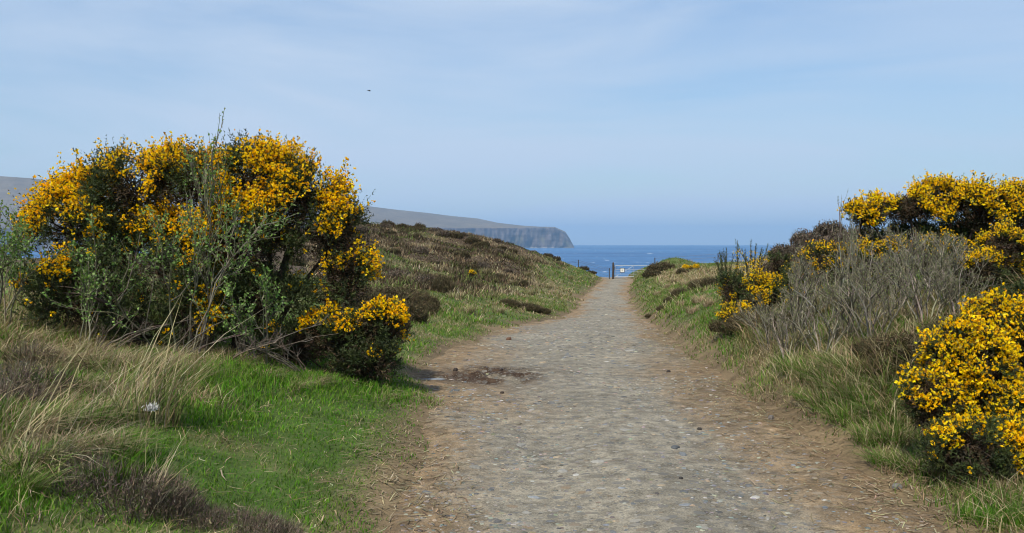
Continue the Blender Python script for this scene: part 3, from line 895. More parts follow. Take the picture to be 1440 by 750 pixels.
    en = cen[li] + R.normal(0, 0.25, (nl, 3)) * rad_[li]
    en[:, 2] = np.maximum(en[:, 2], st_[:, 2] + 0.1)
    tt = np.linspace(0, 1, 8)[None, :, None]
    ctl = st_ * 0.5 + en * 0.5 + R.normal(0, 0.12, (nl, 3)) * np.linalg.norm(en - st_, axis=1)[:, None]
    limb = (1 - tt) ** 2 * st_[:, None] + 2 * tt * (1 - tt) * ctl[:, None] + tt ** 2 * en[:, None]
    hgt_ = max(0.2, float(en[:, 2].max()))
    V, q = tubes(limb, np.linspace(0.026, 0.011, 8)[None] * np.ones((nl, 1)) * min(1.6, max(0.5, hgt_)), 6)
    br.add(V, q, c=lin(78, 66, 54))
    sel = R.permutation(H_)[:max(8, int(H_ * 0.8))]
    S0 = limb[R.integers(0, nl, len(sel)), R.integers(2, 8, len(sel))]
    dd = [np.linalg.norm(limb[:, 2:].reshape(-1, 3)[None] - hp[sel][:, None], axis=-1)]
    S0 = limb[:, 2:].reshape(-1, 3)[np.argmin(dd[0], 1)]
    E0 = hp[sel]
    tt = np.linspace(0, 1, 6)[None, :, None]
    ctl = S0 * 0.5 + E0 * 0.5 + R.normal(0, 0.14, S0.shape) * np.linalg.norm(E0 - S0, axis=1)[:, None]
    B_ = (1 - tt) ** 2 * S0[:, None] + 2 * tt * (1 - tt) * ctl[:, None] + tt ** 2 * E0[:, None]
    V, q = tubes(B_, np.linspace(0.010, 0.003, 6)[None] * np.ones((len(sel), 1)), 4)
    br.add(V, q, c=lin(70, 60, 50))
    link('branches', br.mesh('branches', M_BARK, True), root)
    return root

def lobe(u, v, ru, rv, d, amt, rd=None):
    k = d / FPX
    return (at(u, v, d), np.array([ru * k, (rd if rd else 0.8 * (ru + rv) / 2) * k if rd is None or rd > 5 else rd, rv * k]), amt)

# big bush beside the turf
gb = spot(310, 9.5)
gorse('tall wide gorse bush in full yellow flower behind the grey-green leafy shrub', gb, [
    lobe(120, 338, 90, 90, 9.6, 0.66), lobe(190, 275, 88, 60, 9.7, 0.66), lobe(275, 285, 80, 75, 9.8, 0.55), lobe(368, 265, 74, 62, 9.6, 0.7),
    lobe(425, 300, 62, 72, 9.5, 0.7), lobe(345, 345, 85, 62, 9.3, 0.62), lobe(470, 345, 46, 62, 9.5, 0.66), lobe(485, 400, 40, 62, 9.4, 0.6), lobe(240, 360, 110, 60, 9.8, 0.3),
    lobe(200, 410, 150, 70, 9.4, 0.12), lobe(360, 430, 100, 56, 9.3, 0.14), lobe(110, 430, 90, 66, 9.3, 0.08), lobe(270, 455, 130, 50, 9.3, 0.0)],
    0.185, 15, 36, 0.95, ORA, 0.0165, (0.036, 0.0075), (4, 8), fill=0.36, spires=0.3, patch=2.5)
gorse('low dark gorse bush with few yellow flowers at the corner of the turf', spot(490, 9.2), [
    lobe(530, 468, 46, 48, 9.1, 0.66), lobe(468, 478, 55, 46, 9.1, 0.46), lobe(415, 490, 45, 40, 9.2, 0.2), lobe(510, 515, 66, 36, 9.0, 0.05)],
    0.14, 18, 34, 0.75, ORA, 0.0165, (0.034, 0.007), (4, 8), fill=0.9)
gorse('round gorse bush bright with yellow flowers beside the stony verge', spot(1385, 5.9), [
    lobe(1362, 525, 76, 62, 5.9, 0.85), lobe(1440, 495, 75, 62, 6.1, 0.9), lobe(1312, 570, 46, 44, 5.7, 0.75), lobe(1348, 492, 42, 38, 5.9, 0.8), lobe(1400, 460, 50, 40, 6.1, 0.8), lobe(1400, 590, 70, 62, 5.8, 0.42), lobe(1358, 640, 66, 52, 5.4, 0.5),
    lobe(1430, 645, 75, 58, 5.5, 0.45), lobe(1490, 560, 80, 100, 6.1, 0.7)],
    0.08, 72, 19, 0.9, YEL, 0.0125, (0.026, 0.0048), (3, 6), fill=0.7, patch=1.3, spires=0.3)
gorse('pale greenish young gorse shrub with few flowers behind the round bush', spot(1420, 6.6), [
    lobe(1405, 432, 32, 26, 6.6, 0.12), lobe(1450, 428, 34, 28, 6.6, 0.15)], 0.07, 70, 30, 0.5, YEL, 0.007, (0.024, 0.004), (3, 6), fill=0.3)
gorse('dark gorse bush with a yellow flowering shoulder at the end of the willow thicket', spot(1075, 13), [
    lobe(1062, 432, 42, 42, 13, 0.75), lobe(1040, 470, 32, 44, 12.8, 0.4), lobe(1105, 425, 48, 45, 13.2, 0.8), lobe(1085, 470, 55, 40, 12.9, 0.15), lobe(1030, 420, 22, 38, 13.2, 0.08), lobe(1098, 378, 24, 22, 13.4, 0.35)],
    0.15, 14, 32, 0.75, YEL, 0.0135, (0.036, 0.008), (4, 10), fill=0.9)
gorse('big gorse bush crowned with yellow flowers behind the willow thicket', spot(1310, 12.2), [
    lobe(1222, 305, 40, 28, 12.2, 0.9), lobe(1275, 297, 42, 26, 12.3, 1.0), lobe(1325, 290, 48, 34, 12.3, 0.95), lobe(1382, 300, 52, 42, 12.1, 0.85), lobe(1440, 308, 45, 44, 12.1, 0.8), lobe(1400, 345, 70, 40, 12.3, 0.15),
    lobe(1300, 345, 90, 30, 12.6, 0.0)],
    0.15, 18, 32, 0.95, YEL, 0.017, (0.036, 0.008), (3, 7), fill=0.55, spires=0.25, patch=0.8)
gorse('gorse bush with scattered flowers between the thicket and the round bush', spot(1420, 9.6), [
    lobe(1412, 355, 46, 34, 9.6, 0.85), lobe(1375, 385, 40, 30, 9.5, 0.7), lobe(1450, 390, 50, 45, 9.7, 0.55), lobe(1425, 415, 70, 30, 9.6, 0.1)],
    0.12, 24, 36, 0.8, YEL, 0.010, (0.03, 0.006), (4, 10), fill=0.9)
gorse('loose orange-tinged gorse bush showing through the bare willow twigs', spot(1160, 11.8), [
    lobe(1150, 382, 46, 40, 11.6, 0.75), lobe(1195, 385, 44, 42, 11.5, 0.7), lobe(1240, 372, 55, 36, 11.6, 0.65), lobe(1310, 362, 54, 30, 11.3, 0.65)],
    0.14, 15, 30, 0.7, ORA, 0.011, (0.034, 0.007), (3, 8), fill=0.5)
gorse('small rounded gorse bush in flower on the fawn grass near the gate', spot(973, 58), [
    lobe(966, 379.5, 8, 5, 58, 0.6), lobe(978, 378.5, 8, 5.5, 58, 0.6)], 0.14, 20, 40, 1.2, YEL, 0.02, (0.05, 0.014), (6, 10), fill=0.8)
gorse('tiny gorse in flower among the grass in front of the heathery hill', ground_at(664, 391), [
    (ground_at(664, 391) + np.array([0, 0, 0.15]), np.array([0.22, 0.2, 0.17]), 0.9)], 0.09, 30, 20, 0.9, YEL, 0.016, (0.04, 0.01), (3, 6), fill=0.6)

def sapling(label, base, shoots, seed):
    """young gorse: a few long bottle-brush shoots"""
    root = empty('gorse_sapling', base); tag(root, label, 'gorse')
    st_, fo, fl = Acc(), Acc(), Acc()
    for (u, v, d, f_) in shoots:
        tip = at(u, v, d) - base
        for k in range(3):
            e = tip + R.normal(0, 0.05, 3) * (k > 0) + np.array([0, 0, -0.10 * k])
            s0 = np.array([tip[0] * 0.1, tip[1] * 0.1, tip[2] * 0.25 * (k > 0)])
            tt = np.linspace(0, 1, 7)[:, None]
            B_ = s0 * (1 - tt) + e * tt + np.array([0.05, 0, 0.04]) * np.sin(tt * math.pi) * R.normal(0, 1)
            V, q = tubes(B_[None], np.linspace(0.012, 0.004, 7)[None], 5); st_.add(V, q, c=lin(78, 74, 50))
            L = np.linalg.norm(e - s0); D = unit(e - s0)
            P_ = B_[3:6]; n_ = 16
            for p in P_:
                sprig_spines(fo, p[None], D[None], np.array([L * 0.2]), 44, 0.042, 0.008, pick(SPI, 1, 0.1))
            if f_ > R.random():
                m_ = 30; p = B_[R.integers(3, 6, m_)] + R.normal(0, 0.03, (m_, 3))
                petals(fl, p, rdir(m_), np.full(m_, 0.012), pick(YEL, m_, 0.08))
    link('stem', st_.mesh('stem', M_BARK, True), root)
    o = link('foliage', fo.mesh('foliage', M_SPINE), root); o['kind'] = 'stuff'
    if fl.n:
        o = link('blossom', fl.mesh('blossom', M_FLOWER), root); o['kind'] = 'stuff'
sapling('young spiky gorse with a few flowers standing against the sea', spot(1053, 15), [(1037, 338, 15, 0.9), (1056, 340, 15, 0.9), (1080, 346, 15, 0.3), (1046, 354, 15, .9), (1070, 356, 15, .9)], 1)
sapling('low spiky gorse shoot without flowers against the sea', spot(1022, 15.5), [(1022, 351, 15.5, 0), (1010, 359, 15.5, 0), (1033, 358, 15.5, 0), (1016, 354, 15.5, 0)], 2)

# ------------------------------------------------------------------ twiggy shrubs
def twigs(nstem, height, spread, lv1, lv2, r0, rng, lean=(0, 0), ang=0.6):
    """returns list of (polylines, radii) for three orders of branching"""
    n0 = 7
    az = rng.uniform(0, 6.28, nstem); sp = rng.random(nstem) ** 0.7 * spread
    b0 = np.stack([np.cos(az) * sp * 0.22, np.sin(az) * sp * 0.22, np.full(nstem, -0.03)], -1)
    e0 = np.stack([np.cos(az) * sp + lean[0], np.sin(az) * sp + lean[1], height * rng.uniform(0.62, 1.0, nstem) * (1 - 0.25 * (sp / max(spread, 1e-6)) ** 2)], -1)
    tt = np.linspace(0, 1, n0)[None, :, None]
    ctl = b0 + (e0 - b0) * np.array([0.3, 0.3, 0.6]) + rng.normal(0, 0.06 * height, (nstem, 3))
    P0 = (1 - tt) ** 2 * b0[:, None] + 2 * tt * (1 - tt) * ctl[:, None] + tt ** 2 * e0[:, None]
    P0[:, 1:] += rng.normal(0, 0.012 * height, P0[:, 1:].shape)
    out_ = [(P0, np.linspace(1, 0.3, n0)[None] * r0 * rng.uniform(0.7, 1.25, (nstem, 1)))]
    prev, plen, pr = P0, height, r0
    for lv, k in enumerate((lv1, lv2)):
        B_, n_, _ = prev.shape
        pi = np.repeat(np.arange(B_), k); m_ = len(pi)
        f_ = rng.uniform(0.22, 1.0, m_) * (n_ - 1); i0 = np.minimum(f_.astype(int), n_ - 2); fr = (f_ - i0)[:, None]
        s0 = prev[pi, i0] * (1 - fr) + prev[pi, i0 + 1] * fr
        dr_ = unit(prev[pi, i0 + 1] - prev[pi, i0])
        pe = rdir(m_, rng); d = unit(dr_ * 0.9 + pe * ang + np.array([0, 0, 0.35]))
        ln = plen * rng.uniform(0.22, 0.5, m_) * (1.15 - 0.6 * f_ / (n_ - 1))
        n1 = 5
        tt = np.linspace(0, 1, n1)[None, :, None]
        Pn = s0[:, None] + d[:, None] * ln[:, None, None] * tt + np.array([0, 0, 1.]) * (0.18 * ln)[:, None, None] * tt ** 2
        Pn[:, 1:] += rng.normal(0, 0.02, Pn[:, 1:].shape) * ln[:, None, None] * 1.6
        pr = pr * 0.55
        out_.append((Pn, np.linspace(1, 0.45, n1)[None] * pr * rng.uniform(0.7, 1.2, (m_, 1))))
        prev, plen = Pn, plen * 0.42
    return out_

def leaves(acc, P, D, ln, wd, c):
    n_ = len(P)
    s_ = unit(np.cross(D, rdir(n_)))
    ln = ln[:, None]; wd = wd[:, None]
    nrm = np.cross(D, s_)
    V = np.stack([P, P + D * ln * 0.5 - s_ * wd * 0.5 + nrm * ln * 0.08, P + D * ln, P + D * ln * 0.5 + s_ * wd * 0.5 + nrm * ln * 0.08], 1).reshape(-1, 3)
    acc.add(V, q=np.arange(n_ * 4).reshape(-1, 4), c=np.repeat(c, 4, 0))

def twig_shrub(name, label, cat, loc, nstem, height, spread, lv1, lv2, r0, seed, colr, leaf=None, lean=(0, 0), group=None, ang=0.6):
    g = np.random.default_rng(seed)
    root = empty(name, loc); tag(root, label, cat, group)
    tw = twigs(nstem, height, spread, lv1, lv2, r0, g, lean, ang)
    A_ = Acc()
    for i, (P, Rd) in enumerate(tw):
        V, q = tubes(P, Rd, (5, 4, 3)[i])
        per = P.shape[1] * (5, 4, 3)[i]
        A_.add(V, q, c=np.repeat(pick(colr, len(P), 0.16, g) * (1.25, 1.0, 0.9)[i], per, 0))
    link('branches', A_.mesh('branches', M_BARK, True), root)
    if leaf:
        L_ = Acc()
        for i in (1, 2):
            P = tw[i][0]
            per = leaf['n'][i - 1]
            bi = np.repeat(np.arange(len(P)), per); m_ = len(bi)
            f_ = g.uniform(0.25, 1.0, m_) * 3.99; i0 = f_.astype(int); fr = (f_ - i0)[:, None]
            p = P[bi, i0] * (1 - fr) + P[bi, i0 + 1] * fr
            d = unit(unit(P[bi, i0 + 1] - P[bi, i0]) * 0.6 + rdir(m_, g) * 0.9)
            k = p[:, 2] > leaf.get('zmin', 0)
            p, d = p[k], d[k]; m_ = len(p)
            leaves(L_, p, d, g.uniform(*leaf['len'], m_), g.uniform(*leaf['wid'], m_), pick(leaf['col'], m_, 0.14, g))
        o = link('leaves', L_.mesh('leaves', M_LEAF), root); o['kind'] = 'stuff'
    return root

WBARK = [lin(126, 118, 102), lin(140, 132, 116), lin(108, 101, 86), lin(86, 80, 68)]
LBARK = [lin(104, 100, 80), lin(120, 114, 94), lin(88, 84, 68)]
LEAFC = [lin(116, 146, 70), lin(102, 132, 64), lin(132, 158, 84), lin(92, 122, 56), lin(134, 150, 98)]
BUDC = [lin(122, 128, 82), lin(110, 118, 72), lin(142, 140, 104)]
lw = dict(n=(8, 7), len=(0.024, 0.046), wid=(0.016, 0.028), col=LEAFC, zmin=0.25)
twig_shrub('willow_shrub', 'grey-green leafy willow shrub rising in front of the tall gorse', 'shrub', spot(255, 8.6), 6, 1.7, 0.95, 7, 5, 0.012, 11, LBARK, lw, (0.2, -0.1), ang=1.0)
twig_shrub('willow_shrub', 'low leafy willow shrub spreading before the flowering gorse, beside the dry bank', 'shrub', spot(110, 8.7), 6, 1.1, 0.85, 7, 5, 0.011, 12, LBARK, lw, (0.1, -0.1), ang=1.0)
twig_shrub('willow_shrub', 'thin leafy willow shrub at the far end of the dry bank', 'shrub', spot(-5, 8.9), 6, 1.3, 0.6, 7, 5, 0.010, 13, LBARK, lw, (0.0, 0), ang=0.9)
twig_shrub('willow_shrub', 'leafy willow shoots among the dead branches under the tall gorse', 'shrub', spot(370, 8.8), 5, 0.95, 0.6, 6, 4, 0.009, 14, LBARK, lw, (-0.1, -0.1), ang=1.0)
# tall top shoot above the gorse
twig_shrub('willow_shrub', 'single tall willow shoot standing up through the tall gorse above its flowers', 'shrub', spot(288, 9.0), 3, 2.15, 0.22, 9, 3, 0.014, 15, LBARK, dict(n=(10, 8), len=(0.024, 0.042), wid=(0.016, 0.026), col=LEAFC, zmin=1.0), (0.05, 0), ang=0.45)

bud = dict(n=(4, 3), len=(0.012, 0.024), wid=(0.008, 0.014), col=BUDC)
protos = []
for i, (hh, sp_, sd) in enumerate(((0.80, 0.66, 21), (0.86, 0.7, 22), (0.74, 0.62, 23))):
    protos.append((hh, sp_, sd))
TH = {'front': ('bare grey willow shrub at the front of the thicket, above the pale tussocks', 'willows at the front of the thicket'),
      'mid': ('bare grey willow shrub with tiny buds in the middle of the thicket', 'willows in the middle of the thicket'),
      'back': ('bare grey willow shrub at the back of the thicket against the flowering gorse', 'willows at the back of the thicket'),
      'end': ('low bare willow shrub at the end of the thicket beside the dark gorse', 'willows at the end of the thicket')}
done = {}
for i, (u, d, s_, wh) in enumerate(((1190, 9.2, 1, 'front'), (1265, 9.5, 1, 'mid'), (1125, 10.4, 1, 'end'), (1335, 9.5, 0.95, 'mid'), (1228, 8.6, 0.9, 'front'), (1305, 8.7, 0.85, 'front'), (1160, 8.9, 0.8, 'front'),
                                    (1150, 10.8, 1.05, 'mid'), (1222, 10.8, 1.1, 'back'), (1300, 10.6, 1.0, 'back'), (1375, 10.3, 0.8, 'back'), (1110, 9.4, 0.75, 'end'), (1270, 11.4, 1.1, 'back'), (1085, 10.2, 0.7, 'end'), (1350, 8.6, 0.7, 'front'))):
    k = i % 3
    if k not in done:
        hh, sp_, sd = protos[k]
        done[k] = twig_shrub('willow_shrub', TH[wh][0], 'shrub', spot(u, d), 9, hh, sp_, 6, 6, 0.0115, sd, WBARK, bud, group=TH[wh][1], ang=0.95)
    else:
        dup(done[k], spot(u, d), R.uniform(0, 6.28), s_ * R.uniform(0.94, 1.06), *TH[wh])
twig_shrub('willow_shrub', 'thin bare willow stem sticking up from the thicket against the sky', 'shrub', spot(1196, 10.0), 4, 1.3, 0.2, 5, 3, 0.008, 25, WBARK, bud, ang=0.4)

# dead branches under the tall gorse
g = 'fallen dead branches under the tall gorse'
for i, (u, d, h_, ln) in enumerate(((330, 8.7, 0.45, (0.7, -0.2)), (420, 8.8, 0.4, (-0.5, -0.2)), (250, 8.6, 0.4, (0.6, -0.2)), (140, 8.6, 0.4, (0.5, -0.1)))):
    twig_shrub('dead_branch', 'grey dead branches sprawling under the tall gorse beside the turf', 'branch', spot(u, d), 5, h_, 0.55, 6, 4, 0.009, 40 + i, [lin(110, 100, 88), lin(92, 82, 70)], None, ln, g, 0.9)

# ------------------------------------------------------------------ heather
def heather_mesh(seed, n_, rad_, h_, w_, pal):
    g = np.random.default_rng(seed)
    r_ = np.sqrt(g.random(n_)) * rad_; az = g.uniform(0, 6.28, n_)
    x = r_ * np.cos(az); y = r_ * np.sin(az) * 0.85
    lump = 0.55 + 0.75 * fbm(x * 5 + seed, y * 5, seed, 3)
    H_ = h_ * np.sqrt(np.maximum(0.08, 1 - (r_ / rad_) ** 2 * 0.9)) * lump * g.uniform(0.75, 1.15, n_)
    P = np.stack([x * 0.9, y * 0.9, np.full(n_, -0.05)], -1)
    A_ = Acc()
    V, q, t, cc = blades(P, H_ + 0.05, np.full(n_, w_) * g.uniform(0.6, 1.4, n_), az + g.normal(0, 0.7, n_), 0.15 + 0.5 * r_ / rad_, pick(pal, n_, 0.2, g), 2)
    A_.add(V, q, t, cc)
    # little side twigs and shoots
    k = 5
    pi = np.repeat(np.arange(n_), k); f_ = g.uniform(0.35, 1.0, n_ * k)
    o = P[pi] + np.stack([np.cos(az[pi]) * 0.25 * r_[pi] / rad_ * H_[pi] * f_, np.sin(az[pi]) * 0.25 * r_[pi] / rad_ * H_[pi] * f_, (H_[pi]) * f_], -1)
    d = unit(rdir(n_ * k, g) + np.array([0, 0, 0.9])); s_ = unit(np.cross(d, rdir(n_ * k, g)))
    ln = h_ * g.uniform(0.08, 0.2, (n_ * k, 1))
    V = np.stack([o - s_ * w_ * 0.6, o + s_ * w_ * 0.6, o + d * ln], 1).reshape(-1, 3)
    A_.add(V, t=np.arange(n_ * k * 3).reshape(-1, 3), c=np.repeat(pick(pal, n_ * k, 0.25, g), 3, 0))
    return A_.mesh('heather_clump', M_HEATH)
HB = [lin(90, 79, 66), lin(104, 92, 77), lin(77, 69, 56), lin(118, 106, 91)]
HD = [lin(74, 68, 46), lin(86, 76, 54), lin(62, 60, 40), lin(98, 86, 64)]
far_m = [heather_mesh(200 + i, 330, 0.55, 0.42, 0.03, HB if i % 2 else HD) for i in range(4)]
near_m = [heather_mesh(210 + i, 520, 0.30, 0.17, 0.0036, HB) for i in range(2)]
mid_m = [heather_mesh(220 + i, 900, 0.50, 0.33, 0.010, HD if i else [lin(78, 66, 48), lin(92, 80, 60), lin(84, 82, 54)]) for i in range(3)]

def clump(mesh, p, s_, label, group=None, name='heather_clump', cat='heather'):
    o = link(name, mesh, None, tuple(p))
    o.scale = (s_ * R.uniform(0.85, 1.2), s_ * R.uniform(0.85, 1.2), s_ * R.uniform(0.8, 1.15)); o.rotation_euler = (0, 0, R.uniform(0, 6.28))
    return tag(o, label, cat, group)
# on the hill
hl = 'dark brown heather clump on the slope of the heathery hill'
placed = []
tries = 0
while len(placed) < 130 and tries < 6000:
    tries += 1
    y = float(R.uniform(30, 75)); x = float(R.uniform(-24, 10))
    dl_ = float(xl(y)) - x
    if dl_ < 2.2: continue
    _, he_ = zones(x, y)
    if R.random() > float(he_) * 0.9 + 0.05: continue
    if any((x - a_) ** 2 + (y - b_) ** 2 < 0.7 for a_, b_ in placed): continue
    placed.append((x, y))
    clump(far_m[int(R.integers(0, 4))], gp(x, y), R.uniform(0.45, 1.3), hl, 'heather clumps on the hill')
for (u, v, s_) in ((500, 305, 2.0), (545, 302, 2.0), (590, 314, 2.0), (640, 330, 1.6), (665, 338, 1.9), (680, 342, 1.7), (720, 352, 1.6), (770, 357, 1.9), (782, 362, 1.6), (820, 372, 1.9), (832, 380, 1.6), (705, 348, 1.5)):
    p = ground_at(u, v + 4)
    clump(far_m[0 if R.random() < 0.6 else 2], p, s_ * 0.62, 'dark heather tuft standing out along the crest of the heathery hill', 'heather tufts on the crest')
for (u, v, s_) in ((618, 408, 1.2), (668, 405, 1.0), (740, 436, 1.0), (560, 425, 1.5), (600, 400, 1.2), (715, 430, 0.8), (760, 440, 0.7), (700, 395, 1.0), (540, 440, 1.3), (586, 440, 1.1)):
    clump(mid_m[int(R.integers(0, 3))], ground_at(u, v), s_ * 1.1, 'dark heather clump in the green grass beyond the tall gorse', 'heather clumps in the grass beyond the gorse')
for (u, d, s_) in ((520, 15, 1.5), (555, 18, 1.6), (590, 21, 1.3), (535, 20, 1.8), (500, 18, 1.8)):
    clump(mid_m[int(R.integers(0, 3))], spot(u, d), s_, 'large dark olive heather bush growing right behind the tall gorse', 'large heathers behind the gorse')
# right-hand bank
for (u, v, s_) in ((914, 446, 0.4), (944, 425, 0.55), (958, 416, 0.7), (984, 406, 0.8), (1008, 401, 0.9), (931, 436, 0.4)):
    clump(mid_m[1], ground_at(u, v), s_, 'dark heather clump in the row along the far verge before the fawn grass', 'heather along the far verge')
for (u, v, s_) in ((930, 377, 2.0), (924, 380, 1.8), (938, 377, 1.5), (918, 386, 1.2), (960, 382, 1.0)):
    clump(far_m[0], ground_at(u, v + 3), s_, 'dark heather tuft on the little mound beside the gate', 'heather on the mound by the gate')
for (u, d, s_) in ((1330, 7.6, 1.0), (1300, 7.9, 1.0), (1270, 7.7, 0.8), (1345, 7.2, 0.8), (1375, 8.0, 1.0), (1245, 8.1, 0.7)):
    clump(mid_m[0], spot(u, d), s_, 'dark brown withered heather clump between the round gorse and the thicket', 'withered heather behind the round gorse')
for (u, d, s_) in ((1062, 12.2, 0.8), (1090, 11.6, 0.8), (1035, 12.9, 0.7), (1120, 11.0, 0.8)):
    clump(mid_m[2], spot(u, d), s_, 'brown heather clump at the foot of the gorse at the thicket end', 'heather at the thicket end')
for (u, d, s_) in ((1090, 40, 2.0), (1120, 42, 2.0), (1150, 44, 2.2), (1185, 45, 2.2), (1210, 46, 2.2), (1105, 47, 1.8), (1135, 48, 1.9), (1165, 49, 2.0), (1240, 44, 2.2)):
    clump(far_m[1], spot(u, d), s_, 'brown heather clump on the knoll behind the willow thicket', 'heather on the knoll')
# foreground
for (u, d, s_) in ((120, 4.35, 0.9), (165, 4.25, 1.15), (215, 4.3, 0.95), (70, 4.5, 0.7), (270, 4.22, 0.6), (330, 4.25, 0.8), (375, 4.2, 0.6)):
    clump(near_m[int(R.integers(0, 2))], spot(u, d), s_, 'purplish brown heather clump in front of the short turf', 'heather clumps in front of the turf')
for (u, d, s_) in ((15, 6.2, 1.5), (-15, 5.6, 1.4), (40, 7.3, 1.2)):
    clump(near_m[0], spot(u, d), s_, 'faded brown heather clump on the dry grassy bank', 'heather on the dry bank')

# ------------------------------------------------------------------ tussocks
def tussock_mesh(seed, n_, rad_, h_, w_, pal, lean, droop, seg=3, wind=0.3, windk=0.5):
    g = np.random.default_rng(seed)
    r_ = np.sqrt(g.random(n_)) * rad_; a0 = g.uniform(0, 6.28, n_)
    P = np.stack([r_ * np.cos(a0), r_ * np.sin(a0), np.full(n_, -0.04)], -1)
    az = np.where(g.random(n_) < windk, g.normal(wind, 0.6, n_), a0 + g.normal(0, 0.6, n_))
    A_ = Acc()
    c = pick(pal, n_, 0.15, g)
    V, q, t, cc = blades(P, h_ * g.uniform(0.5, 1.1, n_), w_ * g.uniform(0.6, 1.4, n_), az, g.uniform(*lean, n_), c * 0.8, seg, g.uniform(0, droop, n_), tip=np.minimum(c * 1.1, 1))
    A_.add(V, q, t, cc)
    return A_.mesh('grass_tussock', M_STRAW)
T_dry = [tussock_mesh(300 + i, 300, 0.22, 0.30, 0.0062, STRAW + STRAW + OLIVE[:2] + [BROWN[3]], (0.3, 2.8), 0.5, 3, 0.3, 0.1) for i in range(3)]
T_mix = [tussock_mesh(310 + i, 380, 0.19, 0.30, 0.0066, STRAW[:3] + OLIVE + GREEN, (0.2, 1.7), 0.3, 3, 0.3, 0.12) for i in range(3)]
T_rush = tussock_mesh(320, 230, 0.17, 0.6, 0.0055, OLIVE + [STRAW[0], STRAW[2], STRAW[3]], (0.1, 0.75), 0.08, 3, 0.2, 0.75)
T_stalk = tussock_mesh(330, 26, 0.22, 1.0, 0.0085, [STRAW[0], STRAW[2]], (0.35, 0.85), 0.02, 3, 0.25, 0.95)
T_green = tussock_mesh(340, 420, 0.15, 0.17, 0.0065, [g_ * 0.75 for g_ in GREEN], (0.1, 0.8), 0.2)
T_far = [tussock_mesh(350 + i, 160, 0.35, 0.5, 0.022, STRAW if i == 0 else STRAW + OLIVE, (0.2, 1.2), 0.2) for i in range(2)]

def tuss(mesh, p, s_, label, group=None):
    o = link('grass_tussock', mesh, None, tuple(p)); o.rotation_euler = (0, 0, R.normal(0, 0.35)); o.scale = (s_ * R.uniform(0.9, 1.15), s_ * R.uniform(0.9, 1.15), s_ * R.uniform(0.85, 1.1))
    return tag(o, label, 'grass', group)
for (u, v, s_) in ((20, 505, 1.2), (60, 520, 1.1), (100, 510, 1.1), (150, 515, 1.0), (30, 560, 1.0), (80, 585, 1.0), (140, 560, 0.9), (10, 610, 1.0), (60, 640, 0.8), (330, 515, 0.6), (370, 530, 0.55), (440, 540, 0.5),
                   (410, 545, 0.5), (260, 530, 0.7), (120, 630, 0.7), (540, 560, 0.35), (200, 525, 0.9), (5, 480, 1.1)):
    lab = ('bleached dry grass tussock on the bank at the foot of the leafy shrubs', 'dry tussocks at the foot of the shrubs') if u < 230 else ('small dry grass tussock on the turf under the dark low gorse branches', 'dry tussocks under the gorse')
    tuss(T_dry[int(R.integers(0, 3))], ground_at(u, v), s_, *lab)
for (u, v, s_) in ((20, 690, 0.7), (50, 600, 0.9), (110, 600, 0.9), (165, 640, 0.7), (95, 545, 0.9), (30, 660, 0.7), (200, 700, 0.5)):
    tuss(T_mix[int(R.integers(0, 3))], ground_at(u, v), s_, 'mixed green and dry grass tussock in the rough beside the turf', 'mixed tussocks beside the turf')
tuss(T_rush, ground_at(205, 598), 1.15, 'tall rush tussock with pale leaning stalks beside the white tuft')
tuss(T_stalk, ground_at(175, 590), 1.0, 'few long pale stalks leaning over the rush tussock')
tuss(T_stalk, ground_at(30, 640), 0.75, 'thin bent straw stalks standing on the rough bank corner')
tuss(T_green, ground_at(165, 668), 1.3, 'lush bright green grass tuft behind the purplish heather')
tuss(T_green, ground_at(60, 540), 1.2, 'green grass tuft between bleached tussocks under the leafy shrub')
tuss(T_stalk, ground_at(215, 700), 0.38, 'few yellowish stalks standing beside the lush grass tuft')
for (u, v, s_) in ((1180, 545, 1.0), (1215, 560, 1.0), (1245, 580, 0.9), (1200, 590, 0.9), (1150, 530, 0.9), (1230, 620, 0.8), (1260, 545, 1.0), (1170, 570, 0.8), (1265, 620, 0.8), (1120, 520, 0.9), (1225, 525, 1.0), (1190, 520, 1.0),
                   (1250, 650, 0.7), (1290, 660, 0.7), (1140, 560, 0.7), (1270, 590, 0.9)):
    tuss(T_mix[int(R.integers(0, 3))], ground_at(u, v), s_, 'pale green tussock on the bank between the stony verge and the thicket', 'tussocks on the thicket bank')
for (u, v, s_) in ((1400, 715, 0.8), (1435, 712, 0.9), (1415, 738, 0.9), (1375, 728, 0.7), (1455, 738, 1.0)):
    tuss(T_green, ground_at(u, v), s_, 'green grass tuft at the foot of the round gorse', 'grass tufts under the round gorse')
for (u, v, s_) in ((950, 398, 1.2), (965, 402, 1.1), (980, 398, 1.2), (940, 405, 1.1), (995, 405, 1.2), (925, 415, 1.0), (950, 412, 1.0), (972, 392, 1.2), (960, 430, 0.8), (985, 425, 0.9), (1000, 430, 0.8), (975, 440, 0.8)):
    tuss(T_far[0], ground_at(u, v), s_ * 0.6, 'fawn dry grass tussock on the rise before the gate', 'fawn tussocks before the gate')
for (u, v, s_) in ((745, 415, 1.0), (690, 420, 0.9), (640, 420, 1.0), (600, 430, 1.0), (770, 405, 0.9), (720, 400, 1.0), (680, 385, 1.2), (740, 388, 1.1), (800, 392, 1.0), (625, 395, 1.0), (575, 395, 1.1), (655, 440, 0.8), (700, 440, 0.7)):
    tuss(T_far[1], ground_at(u, v), s_ * 0.8, 'pale grass tussock on the green slope below the heathery hill', 'pale tussocks below the hill')

